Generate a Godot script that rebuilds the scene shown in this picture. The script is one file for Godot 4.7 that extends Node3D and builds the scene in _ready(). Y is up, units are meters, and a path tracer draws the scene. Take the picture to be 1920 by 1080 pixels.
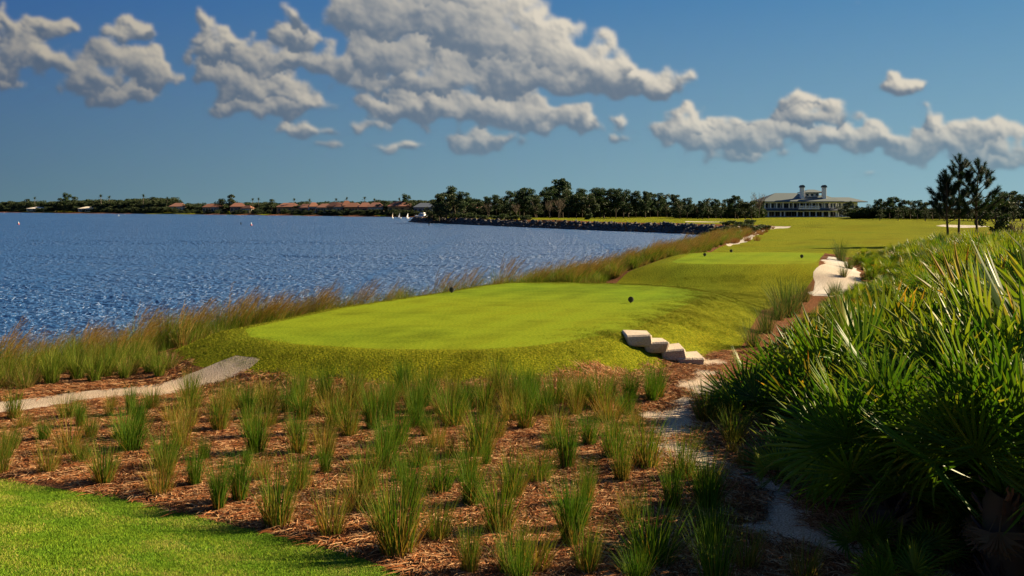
extends Node3D
# A golf tee beside a wide river, late sun from the right. y up, metres; the water lies at y = 0, the eye looks along -z.

const EYE := 5.2
const EXPO := 3.35
var rng := RandomNumberGenerator.new()
var taken := {}
var nz := FastNoiseLite.new()
var nz2 := FastNoiseLite.new()
var M := {}

# ---------------------------------------------------------------- mesh collector
class MB:
	var v := PackedVector3Array()
	var n := PackedVector3Array()
	var c := PackedColorArray()
	var uv := PackedVector2Array()
	var smooth := false
	func tri(a: Vector3, b: Vector3, d: Vector3, col := Color.WHITE) -> void:
		v.append(a); v.append(b); v.append(d)
		c.append(col); c.append(col); c.append(col)
		if smooth:
			var f := (d - a).cross(b - a).normalized()
			n.append(f); n.append(f); n.append(f)
	func quad(a: Vector3, b: Vector3, d: Vector3, e: Vector3, col := Color.WHITE) -> void:
		tri(a, b, d, col)
		tri(a, d, e, col)
	func ntri(a: Vector3, b: Vector3, d: Vector3, na: Vector3, nb: Vector3, nd: Vector3, col := Color.WHITE) -> void:
		if (d - a).cross(b - a).dot(na + nb + nd) < 0.0:
			v.append(a); v.append(d); v.append(b)
			n.append(na); n.append(nd); n.append(nb)
		else:
			v.append(a); v.append(b); v.append(d)
			n.append(na); n.append(nb); n.append(nd)
		c.append(col); c.append(col); c.append(col)
	func tube(p: PackedVector3Array, r: PackedFloat32Array, sides: int, col := Color.WHITE) -> void:
		smooth = true
		var rings := []
		var dirs := []
		var ref := Vector3(0.31, 0.17, 0.94)
		for i in p.size():
			var t: Vector3 = (p[mini(i + 1, p.size() - 1)] - p[maxi(i - 1, 0)]).normalized()
			var a := t.cross(ref).normalized()
			if a.length() < 0.1:
				a = t.cross(Vector3.RIGHT).normalized()
			var b := t.cross(a).normalized()
			var ring := PackedVector3Array()
			var dir := PackedVector3Array()
			for k in sides:
				var q := TAU * k / sides
				var o := a * cos(q) + b * sin(q)
				ring.append(p[i] + o * r[i]); dir.append(o)
			rings.append(ring); dirs.append(dir)
		for i in p.size() - 1:
			for k in sides:
				var k2 := (k + 1) % sides
				ntri(rings[i][k], rings[i][k2], rings[i + 1][k2], dirs[i][k], dirs[i][k2], dirs[i + 1][k2], col)
				ntri(rings[i][k], rings[i + 1][k2], rings[i + 1][k], dirs[i][k], dirs[i + 1][k2], dirs[i + 1][k], col)
	func face(pts: Array, out: Vector3, col := Color.WHITE) -> void:
		# a flat polygon with its normal on the side of OUT
		smooth = true
		for i in range(1, pts.size() - 1):
			var f: Vector3 = (pts[i + 1] - pts[0]).cross(pts[i] - pts[0]).normalized()
			if f.dot(out) < 0.0:
				f = -f
			ntri(pts[0], pts[i], pts[i + 1], f, f, f, col)
	func box(lo: Vector3, hi: Vector3, bevel := 0.0, col := Color.WHITE) -> void:
		if bevel <= 0.0:
			for ax in 3:
				for s in 2:
					var pts := []
					for k in 4:
						var p := Vector3()
						p[ax] = hi[ax] if s else lo[ax]
						p[(ax + 1) % 3] = hi[(ax + 1) % 3] if k in [1, 2] else lo[(ax + 1) % 3]
						p[(ax + 2) % 3] = hi[(ax + 2) % 3] if k in [2, 3] else lo[(ax + 2) % 3]
						pts.append(p)
					var o := Vector3()
					o[ax] = 1.0 if s else -1.0
					face(pts, o, col)
			return
		hull(lo, hi, bevel, col)
	func hull(lo: Vector3, hi: Vector3, b: float, col: Color, jit := 0.0, rg: RandomNumberGenerator = null) -> void:
		# chamfered block; jit moves the corners a little, for rough stone
		var P := {}
		for x in 2:
			for y in 2:
				for z in 2:
					var corner := Vector3(hi.x if x else lo.x, hi.y if y else lo.y, hi.z if z else lo.z)
					if rg:
						corner += Vector3(rg.randf_range(-jit, jit), rg.randf_range(-jit, jit) * 0.5, rg.randf_range(-jit, jit))
					for ax in 3:
						var p := corner
						for o in 3:
							if o != ax:
								p[o] += -b if [x, y, z][o] else b
						P[[x, y, z, ax]] = p
		var mid := (lo + hi) * 0.5
		for ax in 3:
			for s in 2:
				var pts := []
				for k in 4:
					var i := [0, 0, 0]
					i[ax] = s
					i[(ax + 1) % 3] = 1 if k in [1, 2] else 0
					i[(ax + 2) % 3] = 1 if k in [2, 3] else 0
					pts.append(P[[i[0], i[1], i[2], ax]])
				face(pts, pts[0] + pts[2] - mid * 2.0, col)
		for ax in 3:
			for k in 4:
				var i := [0, 0, 0]
				i[(ax + 1) % 3] = 1 if k in [1, 2] else 0
				i[(ax + 2) % 3] = 1 if k in [2, 3] else 0
				var j := i.duplicate()
				j[ax] = 1
				var a1 := (ax + 1) % 3
				var a2 := (ax + 2) % 3
				var pts := [P[[i[0], i[1], i[2], a1]], P[[j[0], j[1], j[2], a1]], P[[j[0], j[1], j[2], a2]], P[[i[0], i[1], i[2], a2]]]
				face(pts, pts[0] + pts[2] - mid * 2.0, col)
		for x in 2:
			for y in 2:
				for z in 2:
					var pts := [P[[x, y, z, 0]], P[[x, y, z, 1]], P[[x, y, z, 2]]]
					face(pts, pts[0] - mid, col)
	func commit() -> ArrayMesh:
		var a := []
		a.resize(Mesh.ARRAY_MAX)
		a[Mesh.ARRAY_VERTEX] = v
		if n.size() == v.size():
			a[Mesh.ARRAY_NORMAL] = n
		if c.size() == v.size():
			a[Mesh.ARRAY_COLOR] = c
		if uv.size() == v.size():
			a[Mesh.ARRAY_TEX_UV] = uv
		var m := ArrayMesh.new()
		if v.size():
			m.add_surface_from_arrays(Mesh.PRIMITIVE_TRIANGLES, a)
		return m

# ---------------------------------------------------------------- naming
func numbered(called: String) -> String:
	if not taken.has(called):
		taken[called] = 0
		return called
	taken[called] += 1
	return "%s_%03d" % [called, taken[called]]

func tag(o: Node, label: String, category: String, group := "") -> Node:
	o.set_meta("label", label)
	o.set_meta("category", category)
	if not o.has_meta("kind"):
		o.set_meta("kind", "thing")
	if group != "":
		o.set_meta("group", group)
	return o

func thing(called: String, label: String, category: String, at := Vector3.ZERO, turn := 0.0, group := "") -> Node3D:
	var o := Node3D.new()
	o.name = numbered(called)
	add_child(o)
	o.position = at
	o.rotation.y = turn
	tag(o, label, category, group)
	return o

func part(parent: Node, called: String, mesh: Mesh, mat: Material) -> MeshInstance3D:
	var o := MeshInstance3D.new()
	o.name = called
	o.mesh = mesh
	o.material_override = mat
	parent.add_child(o, true)
	return o

func single(called: String, mesh: Mesh, mat: Material, kind := "") -> MeshInstance3D:
	var o := MeshInstance3D.new()
	o.name = numbered(called)
	o.mesh = mesh
	o.material_override = mat
	add_child(o)
	if kind != "":
		o.set_meta("kind", kind)
	return o

func many(called: String, mesh: Mesh, mat: Material, where: Array, label: String, category: String) -> void:
	var mm := MultiMesh.new()
	mm.transform_format = MultiMesh.TRANSFORM_3D
	mm.mesh = mesh
	mm.instance_count = where.size()
	for i in where.size():
		mm.set_instance_transform(i, where[i])
	var o := MultiMeshInstance3D.new()
	o.name = numbered(called)
	o.multimesh = mm
	o.material_override = mat
	add_child(o)
	o.set_meta("kind", "stuff")
	tag(o, label, category)

func copy(o: Node3D, label: String, group: String) -> Node3D:
	var c: Node3D = o.duplicate()
	var base := String(o.name)
	var cut := base.rfind("_")
	if cut > 0 and base.substr(cut + 1).is_valid_int():
		base = base.substr(0, cut)
	c.name = numbered(base)
	add_child(c)
	c.set_meta("label", label)
	c.set_meta("group", group)
	return c

# ---------------------------------------------------------------- materials
func lin(r: float, g: float, b: float) -> Color:
	return Color(r, g, b).linear_to_srgb()

func ntex(type: int, freq: float, oct: int, ramp: Array, sd: int, size := 512) -> NoiseTexture2D:
	var f := FastNoiseLite.new()
	f.noise_type = type
	f.frequency = freq
	f.fractal_octaves = oct
	f.fractal_gain = 0.6
	f.seed = sd
	var t := NoiseTexture2D.new()
	t.width = size
	t.height = size
	t.seamless = true
	t.noise = f
	if ramp.size():
		var g := Gradient.new()
		g.offsets = PackedFloat32Array(ramp.map(func(e): return e[0]))
		g.colors = PackedColorArray(ramp.map(func(e): return e[1]))
		t.color_ramp = g
	return t

func ntex_normal(type: int, freq: float, oct: int, strength: float, sd: int, size := 512) -> NoiseTexture2D:
	var t := ntex(type, freq, oct, [], sd, size)
	t.as_normal_map = true
	t.bump_strength = strength
	return t

func mat(col: Color, rough := 0.9, vertex := false, spec := 0.5) -> StandardMaterial3D:
	var m := StandardMaterial3D.new()
	m.albedo_color = col
	m.roughness = rough
	m.metallic_specular = spec
	m.vertex_color_use_as_albedo = vertex
	return m

func ground_mat(albedo: Texture2D, normal: Texture2D, scale: Vector3, nscale: float, tint := Color.WHITE) -> StandardMaterial3D:
	var m := mat(tint, 1.0, true, 0.1)
	m.albedo_texture = albedo
	m.normal_enabled = normal != null
	m.normal_texture = normal
	m.normal_scale = nscale
	m.uv1_scale = scale
	return m

# ---------------------------------------------------------------- plan of the place, as (x, distance ahead)
var SHORE := PackedVector2Array([Vector2(-900, -60), Vector2(-60, 2), Vector2(-40, 12), Vector2(-22, 20.8), Vector2(-15, 25), Vector2(-11.4, 31), Vector2(-7, 38.5), Vector2(-2, 48), Vector2(4, 60), Vector2(10.5, 80), Vector2(18, 105), Vector2(26, 132), Vector2(30, 146), Vector2(34, 160), Vector2(40, 178), Vector2(36, 194), Vector2(27, 210), Vector2(18.7, 227), Vector2(0, 268), Vector2(-12, 296), Vector2(-20, 316), Vector2(-37, 352), Vector2(-42, 372), Vector2(-38, 392), Vector2(-22, 430), Vector2(0, 500), Vector2(-20, 560), Vector2(-62, 589), Vector2(-150, 707), Vector2(-291, 884), Vector2(-494, 1105), Vector2(-832, 1473), Vector2(-1500, 2100), Vector2(-1500, 3500), Vector2(2500, 3500), Vector2(2500, -40)])
var TEE := PackedVector2Array([Vector2(-7.2, 24.2), Vector2(-6.6, 22.7), Vector2(-5.2, 21.5), Vector2(-3, 20.7), Vector2(-0.7, 20.6), Vector2(0.6, 21.2), Vector2(1.7, 22.3), Vector2(3.2, 24.0), Vector2(7.0, 33.0), Vector2(7.4, 35), Vector2(7.0, 36.8), Vector2(5.4, 38.6), Vector2(2.5, 39.5), Vector2(0, 39.4), Vector2(-1.2, 37.8), Vector2(-2.1, 35.6), Vector2(-5.5, 29.4)])
var TEE2 := PackedVector2Array([Vector2(8.6, 49.4), Vector2(9.6, 48.2), Vector2(12, 47.9), Vector2(15.6, 48.2), Vector2(16.6, 49.4), Vector2(20.6, 59.5), Vector2(19.6, 61), Vector2(13.6, 61.2), Vector2(11.8, 59.8)])
var GREEN := PackedVector2Array([Vector2(-9.6, 24.6), Vector2(-8.8, 22.8), Vector2(-7.4, 21.3), Vector2(-6.0, 20.2), Vector2(-4.4, 19.3), Vector2(-2, 18.8), Vector2(0.6, 19.2), Vector2(2.6, 20.8), Vector2(4.0, 22.6), Vector2(5.0, 23.6), Vector2(6.6, 26), Vector2(9.4, 34), Vector2(12, 40), Vector2(15.9, 47), Vector2(20, 58.7), Vector2(24, 70), Vector2(34, 82), Vector2(60, 88), Vector2(140, 90), Vector2(2400, 120), Vector2(2400, 3000), Vector2(-1400, 3000), Vector2(-1400, 2120), Vector2(-480, 1125), Vector2(-140, 727), Vector2(-52, 600), Vector2(6, 530), Vector2(6, 498), Vector2(-16, 428), Vector2(-33, 392), Vector2(-37, 372), Vector2(-33, 356), Vector2(-16, 320), Vector2(4, 272), Vector2(22, 231), Vector2(40, 198), Vector2(58, 186), Vector2(47, 170), Vector2(26.7, 108), Vector2(21.9, 95), Vector2(12.4, 64), Vector2(9, 57), Vector2(6.5, 50), Vector2(4.2, 44), Vector2(0.5, 42.2), Vector2(-2.5, 40), Vector2(-4.5, 36.4), Vector2(-7.6, 30)])
var LAWN := PackedVector2Array([Vector2(-40, 22), Vector2(-15, 16.2), Vector2(-7.4, 13.2), Vector2(-5.5, 12.5), Vector2(-3.8, 11.55), Vector2(-2.2, 10.6), Vector2(-0.9, 9.6), Vector2(0.6, 8.2), Vector2(2.2, 6.2), Vector2(3.2, 3.5), Vector2(3.5, -6), Vector2(-40, -6)])
var SANDS := [
	PackedVector2Array([Vector2(13.6, 41.5), Vector2(15.2, 41), Vector2(17.6, 45), Vector2(19.6, 52), Vector2(20.4, 57), Vector2(19.4, 56), Vector2(18.4, 53), Vector2(15.8, 47)]),
	PackedVector2Array([Vector2(23, 96), Vector2(27.5, 107), Vector2(47, 168), Vector2(58, 184), Vector2(52, 190), Vector2(42, 178), Vector2(36, 150), Vector2(27, 118)]),
	PackedVector2Array([Vector2(86, 182), Vector2(89, 178), Vector2(95, 180), Vector2(96, 187), Vector2(91, 190), Vector2(87, 188)]),
	PackedVector2Array([Vector2(44, 232), Vector2(49, 226), Vector2(56, 230), Vector2(55, 242), Vector2(47, 245)]),
]
var PATHS := [
	[PackedVector2Array([Vector2(-40, 10), Vector2(-14, 16.6), Vector2(-10.3, 18.2), Vector2(-8.5, 19.4), Vector2(-7.3, 20.3), Vector2(-6.3, 20.7)]), 0.6],
	[PackedVector2Array([Vector2(5.1, 23.4), Vector2(4.4, 21), Vector2(3.2, 17.5), Vector2(2.6, 15.0), Vector2(3.6, 13.2), Vector2(3.5, 11.2), Vector2(4.4, 10.2), Vector2(6, 8)]), 0.5],
]

func seg(p: Vector2, a: Vector2, b: Vector2) -> float:
	var ab := b - a
	return p.distance_squared_to(a + ab * clampf((p - a).dot(ab) / ab.length_squared(), 0.0, 1.0))

func sdf(p: Vector2, poly: PackedVector2Array) -> float:
	# distance to the outline, positive inside
	var best := 1e12
	var inside := false
	var b := poly[poly.size() - 1]
	for a in poly:
		best = minf(best, seg(p, a, b))
		if (a.y > p.y) != (b.y > p.y) and p.x < (b.x - a.x) * (p.y - a.y) / (b.y - a.y) + a.x:
			inside = not inside
		b = a
	return sqrt(best) if inside else -sqrt(best)

func line_dist(p: Vector2, line: PackedVector2Array) -> float:
	var best := 1e12
	for i in line.size() - 1:
		best = minf(best, seg(p, line[i], line[i + 1]))
	return sqrt(best)

func ss(a: float, b: float, x: float) -> float:
	var t := clampf((x - a) / (b - a), 0.0, 1.0)
	return t * t * (3.0 - 2.0 * t)

func palm_edge(d: float) -> float:
	# left edge of the palmetto thicket
	if d < 13.0:
		return lerpf(4.8, 3.9, (d - 8.0) / 5.0)
	if d < 17.0:
		return lerpf(3.9, 4.4, (d - 13.0) / 4.0)
	if d < 22.0:
		return lerpf(4.4, 6.6, (d - 17.0) / 5.0)
	if d < 25.0:
		return lerpf(6.6, 7.6, (d - 22.0) / 3.0)
	if d < 40.0:
		return lerpf(7.6, 14.8, (d - 25.0) / 15.0)
	return lerpf(14.8, 25.5, (d - 40.0) / 27.0)

func height(x: float, d: float) -> float:
	var p := Vector2(x, d)
	var base := 1.25 + 0.05 * nz.get_noise_2d(x * 4.0, d * 4.0)
	if d > 60.0:
		base += 0.5 * ss(70, 130, d) * nz.get_noise_2d(x * 1.2, d * 1.1)
	if d > 150.0:
		base += 0.75 * ss(150, 215, d)
	if d > 20.0 and d < 75.0 or x > 3.0:
		base += 0.5 * ss(3.0, 9.0, x - palm_edge(d)) * (1.0 - ss(66, 84, d))
	for s in SANDS:
		if absf(p.x - s[0].x) < 40.0 and absf(p.y - s[0].y) < 90.0:
			base -= 0.22 * ss(0.0, 2.5, sdf(p, s))
	if d < 50.0 and d > 15.0 and absf(x) < 16.0:
		var t := sdf(p, TEE)
		var w := lerpf(2.8, lerpf(1.9, 3.2, ss(24.5, 29.0, d)), ss(1.5, 3.0, x))
		var k := clampf(1.0 + minf(t - 0.1, 0.0) / w, 0.0, 1.0)
		base = lerpf(base, 2.0, k * k * (3.0 - 2.0 * k))
	if d < 85.0 and d > 40.0 and absf(x - 16.0) < 22.0:
		var t := sdf(p, TEE2)
		base = lerpf(base, 2.3, ss(-4.6, 0.2, t))
	if d < 30.0 and x < 6.0:
		var l := sdf(p, LAWN)
		if l > 0.0:
			base += 0.2 * (l - 0.4 * (1.0 - exp(-l / 0.4)))
	var s := sdf(p, SHORE) if x < 75.0 or d > 400.0 else 30.0
	if s < 0.0:
		return maxf(-1.6, s * 0.3)
	var w2 := 5.0 if d < 150.0 else (2.6 if d < 420.0 else 14.0)
	if s < w2:
		base *= lerpf(s / w2, ss(0.0, w2, s), 0.5)
	return base

func gy(x: float, d: float) -> float:
	return height(x, d)

func lines(spans: Array) -> PackedFloat32Array:
	var out := PackedFloat32Array()
	var at: float = spans[0]
	for s in spans.slice(1):
		var n := int(round((s[0] - at) / s[1]))
		for i in n:
			out.append(at + (s[0] - at) * i / n)
		at = s[0]
	out.append(at)
	return out

func clip(poly: Array, which: int, keep_in: bool) -> Array:
	# poly: [x, y, d, normal, values]; keeps where values[which] >= 0 (or < 0)
	var out := []
	var m := poly.size()
	for i in m:
		var a: Array = poly[i]
		var b: Array = poly[(i + 1) % m]
		var fa: float = a[2][which]
		var fb: float = b[2][which]
		var ia := (fa >= 0.0) == keep_in
		var ib := (fb >= 0.0) == keep_in
		if ia:
			out.append(a)
		if ia != ib:
			var t := fa / (fa - fb)
			var vals := PackedFloat32Array()
			for k in a[2].size():
				vals.append(lerpf(a[2][k], b[2][k], t))
			out.append([a[0].lerp(b[0], t), a[1].lerp(b[1], t).normalized(), vals])
	return out

func zones(x: float, d: float, y: float) -> PackedFloat32Array:
	# path, sand, tee, lawn, green; what is none of these is the pine straw bed
	var p := Vector2(x, d)
	var wob := nz2.get_noise_2d(x * 9.0, d * 9.0)
	var path := -9.0
	if d < 100.0 and x < 30.0:
		for a in PATHS:
			path = maxf(path, a[1] - line_dist(p, a[0]) + wob * (0.2 if x < 0.0 else 0.7))
	var sand := -9.0
	for s in SANDS:
		if absf(p.x - s[0].x) < 40.0 and absf(p.y - s[0].y) < 100.0:
			sand = maxf(sand, sdf(p, s) + wob * 0.5)
	var tee := -9.0
	if absf(x - 8.0) < 18.0 and d > 18.0 and d < 72.0:
		tee = maxf(sdf(p, TEE), sdf(p, TEE2)) - 0.05
	var lawn := -9.0
	if d < 24.0 and x < 5.0:
		lawn = sdf(p, LAWN) + wob * 0.05
	var green := sdf(p, GREEN) + wob * 0.06
	if x < 0.0:
		path = minf(path, 0.6 - green)
	return PackedFloat32Array([path, sand, tee, lawn, green])

const STRIPE := [0.0, 0.0, 1.5, 0.0, 7.0, 0.0]

func build_ground() -> void:
	var xs := lines([-1500.0, [-300.0, 60.0], [-100.0, 12.5], [-44.0, 3.0], [-16.0, 0.8], [10.0, 0.25], [26.0, 0.5], [60.0, 1.5], [170.0, 5.0], [500.0, 30.0], [2300.0, 120.0]])
	var ds := lines([-5.0, [7.0, 1.0], [44.0, 0.25], [70.0, 0.65], [130.0, 2.0], [330.0, 5.0], [620.0, 12.0], [1500.0, 55.0], [2900.0, 140.0]])
	var nx := xs.size()
	var nd := ds.size()
	var P := []
	var N := PackedVector3Array()
	var Z := []
	P.resize(nx * nd)
	Z.resize(nx * nd)
	N.resize(nx * nd)
	var H := PackedFloat32Array()
	H.resize(nx * nd)
	for j in nd:
		for i in nx:
			H[j * nx + i] = height(xs[i], ds[j])
	for j in nd:
		for i in nx:
			var at := j * nx + i
			P[at] = Vector3(xs[i], H[at], -ds[j])
			if H[at] > -1.0:
				Z[at] = zones(xs[i], ds[j], H[at])
			else:
				Z[at] = PackedFloat32Array([-9, -9, -9, -9, -9])
			var i0 := maxi(i - 1, 0)
			var i1 := mini(i + 1, nx - 1)
			var j0 := maxi(j - 1, 0)
			var j1 := mini(j + 1, nd - 1)
			N[at] = Vector3(-(H[j * nx + i1] - H[j * nx + i0]) / (xs[i1] - xs[i0]), 1.0, (H[j1 * nx + i] - H[j0 * nx + i]) / (ds[j1] - ds[j0])).normalized()
	var out := []
	for k in 6:
		var mb := MB.new()
		mb.smooth = true
		out.append(mb)
	for j in nd - 1:
		for i in nx - 1:
			var q := [j * nx + i, j * nx + i + 1, (j + 1) * nx + i + 1, (j + 1) * nx + i]
			if H[q[0]] < -0.9 and H[q[1]] < -0.9 and H[q[2]] < -0.9 and H[q[3]] < -0.9:
				continue
			var ids := [0, 0, 0, 0]
			for k in 4:
				var id := 5
				for f in 5:
					if Z[q[k]][f] >= 0.0:
						id = f
						break
				ids[k] = id
			if ids[0] == ids[1] and ids[1] == ids[2] and ids[2] == ids[3]:
				for t in [[0, 1, 2], [0, 2, 3]]:
					put(out[ids[0]], P[q[t[0]]], P[q[t[1]]], P[q[t[2]]], N[q[t[0]]], N[q[t[1]]], N[q[t[2]]], STRIPE[ids[0]])
				continue
			for t in [[0, 1, 2], [0, 2, 3]]:
				var rest := []
				for k in t:
					rest.append([P[q[k]], N[q[k]], Z[q[k]]])
				for f in 5:
					if rest.size() < 3:
						break
					var mine := clip(rest, f, true)
					for k in range(1, mine.size() - 1):
						put(out[f], mine[0][0], mine[k][0], mine[k + 1][0], mine[0][1], mine[k][1], mine[k + 1][1], STRIPE[f])
					rest = clip(rest, f, false)
				for k in range(1, rest.size() - 1):
					put(out[5], rest[0][0], rest[k][0], rest[k + 1][0], rest[0][1], rest[k][1], rest[k + 1][1])
	var names := ["path", "sand", "tee_ground", "lawn", "fairway_ground", "ground"]
	var mats := [M.path, M.sand, M.tee, M.lawn, M.rough, M.straw]
	for k in 6:
		single(names[k], out[k].commit(), mats[k], "structure")

func put(mb: MB, a: Vector3, b: Vector3, d: Vector3, na: Vector3, nb: Vector3, nd: Vector3, mown := 0.0) -> void:
	mb.ntri(a, b, d, na, nb, nd)
	var s := mb.v.size()
	for k in range(s - 3, s):
		var p := mb.v[k]
		mb.uv.append(Vector2(p.x, p.z))
		var w := 1.0 + 0.25 * nz.get_noise_2d(p.x * 1.6, p.z * 2.6) + 0.3 * nz2.get_noise_2d(p.x * 2.0, p.z * 4.0) + 0.25 * nz2.get_noise_2d(p.x * 13.0, p.z * 22.0)
		var y := 1.0 + 0.25 * nz2.get_noise_2d(p.z * 1.1, p.x * 1.1)
		if mown > 0.0:
			w *= 1.0 + 0.11 * ss(-0.35, 0.35, sin((p.x * 0.92 + p.z * 0.39) * TAU / mown)) - 0.05
		mb.c[k] = Color(w * y, w, w * (2.0 - y))

# ---------------------------------------------------------------- sky
var TO_SUN := Vector3(0.85, 0.48, -0.26).normalized()

func air(el: float, az: float) -> Vector3:
	# clear air: elevation and azimuth (0 ahead, + to the right) in radians, as it looks in the finished picture
	var sun_az := atan2(TO_SUN.x, -TO_SUN.z)
	var t := clampf(0.5 + 0.5 * cos(az - sun_az), 0.24, 0.9)
	var k := (t - 0.33) / 0.49
	var low := Vector3(0.095, 0.175, 0.225) + Vector3(0.19, 0.29, 0.285) * k
	var high := Vector3(0.022, 0.095, 0.31) + Vector3(0.045, 0.13, 0.14) * k
	var zen := Vector3(0.018, 0.085, 0.28) + Vector3(0.02, 0.07, 0.1) * k
	var e := rad_to_deg(el)
	var a := low.lerp(high, pow(clampf(e / 14.5, 0.0, 1.0), 0.85))
	return a.lerp(zen, ss(14.5, 60.0, e))

# each: centre (right, up), half width, half height, in thousandths of the distance ahead
var PUFFS := [[-118, 213, 76, 35], [-59, 207, 65, 47], [-18, 190, 53, 53], [12, 172, 53, 47], [59, 160, 53, 38], [100, 148, 53, 29], [147, 139, 47, 20], [24, 148, 135, 26], [-82, 142, 100, 22], [-130, 166, 53, 34], [-60, 235, 50, 40],
	[-118, 110, 47, 18], [-65, 110, 53, 19], [-18, 104, 53, 21], [29, 101, 47, 19], [65, 101, 29, 18],
	[-194, 157, 33, 23], [-244, 216, 18, 22], [-253, 192, 24, 13], [-229, 186, 21, 11],
	[-338, 195, 15, 19], [-324, 175, 27, 18], [-288, 166, 35, 17], [-253, 160, 29, 15], [-324, 142, 24, 21], [-294, 134, 35, 24], [-259, 128, 35, 15], [-235, 113, 44, 12], [-288, 110, 38, 12], [-306, 110, 12, 11],
	[-444, 166, 32, 24], [-418, 154, 35, 24], [-394, 148, 21, 18], [-459, 142, 44, 24], [-435, 128, 53, 13], [-547, 172, 35, 27], [-512, 160, 35, 18], [-560, 201, 12, 21], [-418, 195, 26, 13], [-562, 136, 12, 9], [-515, 198, 30, 12], [-600, 160, 40, 24],
	[-235, 88, 21, 9], [-209, 86, 18, 7], [-159, 89, 22, 9], [-35, 76, 35, 12], [-132, 69, 18, 7], [-206, 72, 15, 4], [-272, 71, 11, 4],
	[194, 84, 29, 22], [218, 72, 35, 18], [250, 92, 35, 8], [259, 75, 35, 15], [288, 78, 35, 13], [318, 104, 29, 13], [312, 119, 21, 11], [353, 104, 35, 11], [341, 81, 47, 18], [382, 78, 41, 18], [424, 72, 47, 18], [471, 86, 26, 18], [471, 69, 53, 21], [518, 81, 35, 18], [541, 66, 35, 24], [553, 48, 29, 12], [424, 134, 26, 11], [259, 60, 35, 9], [129, 98, 15, 12], [112, 78, 12, 7], [379, 226, 7, 5], [394, 39, 11, 4], [600, 60, 50, 26], [660, 90, 60, 24], [700, 140, 50, 24], [-680, 120, 60, 24], [-720, 190, 60, 28], [-90, 300, 90, 40], [150, 320, 60, 24], [420, 300, 50, 22], [-420, 290, 60, 24]]

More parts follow.
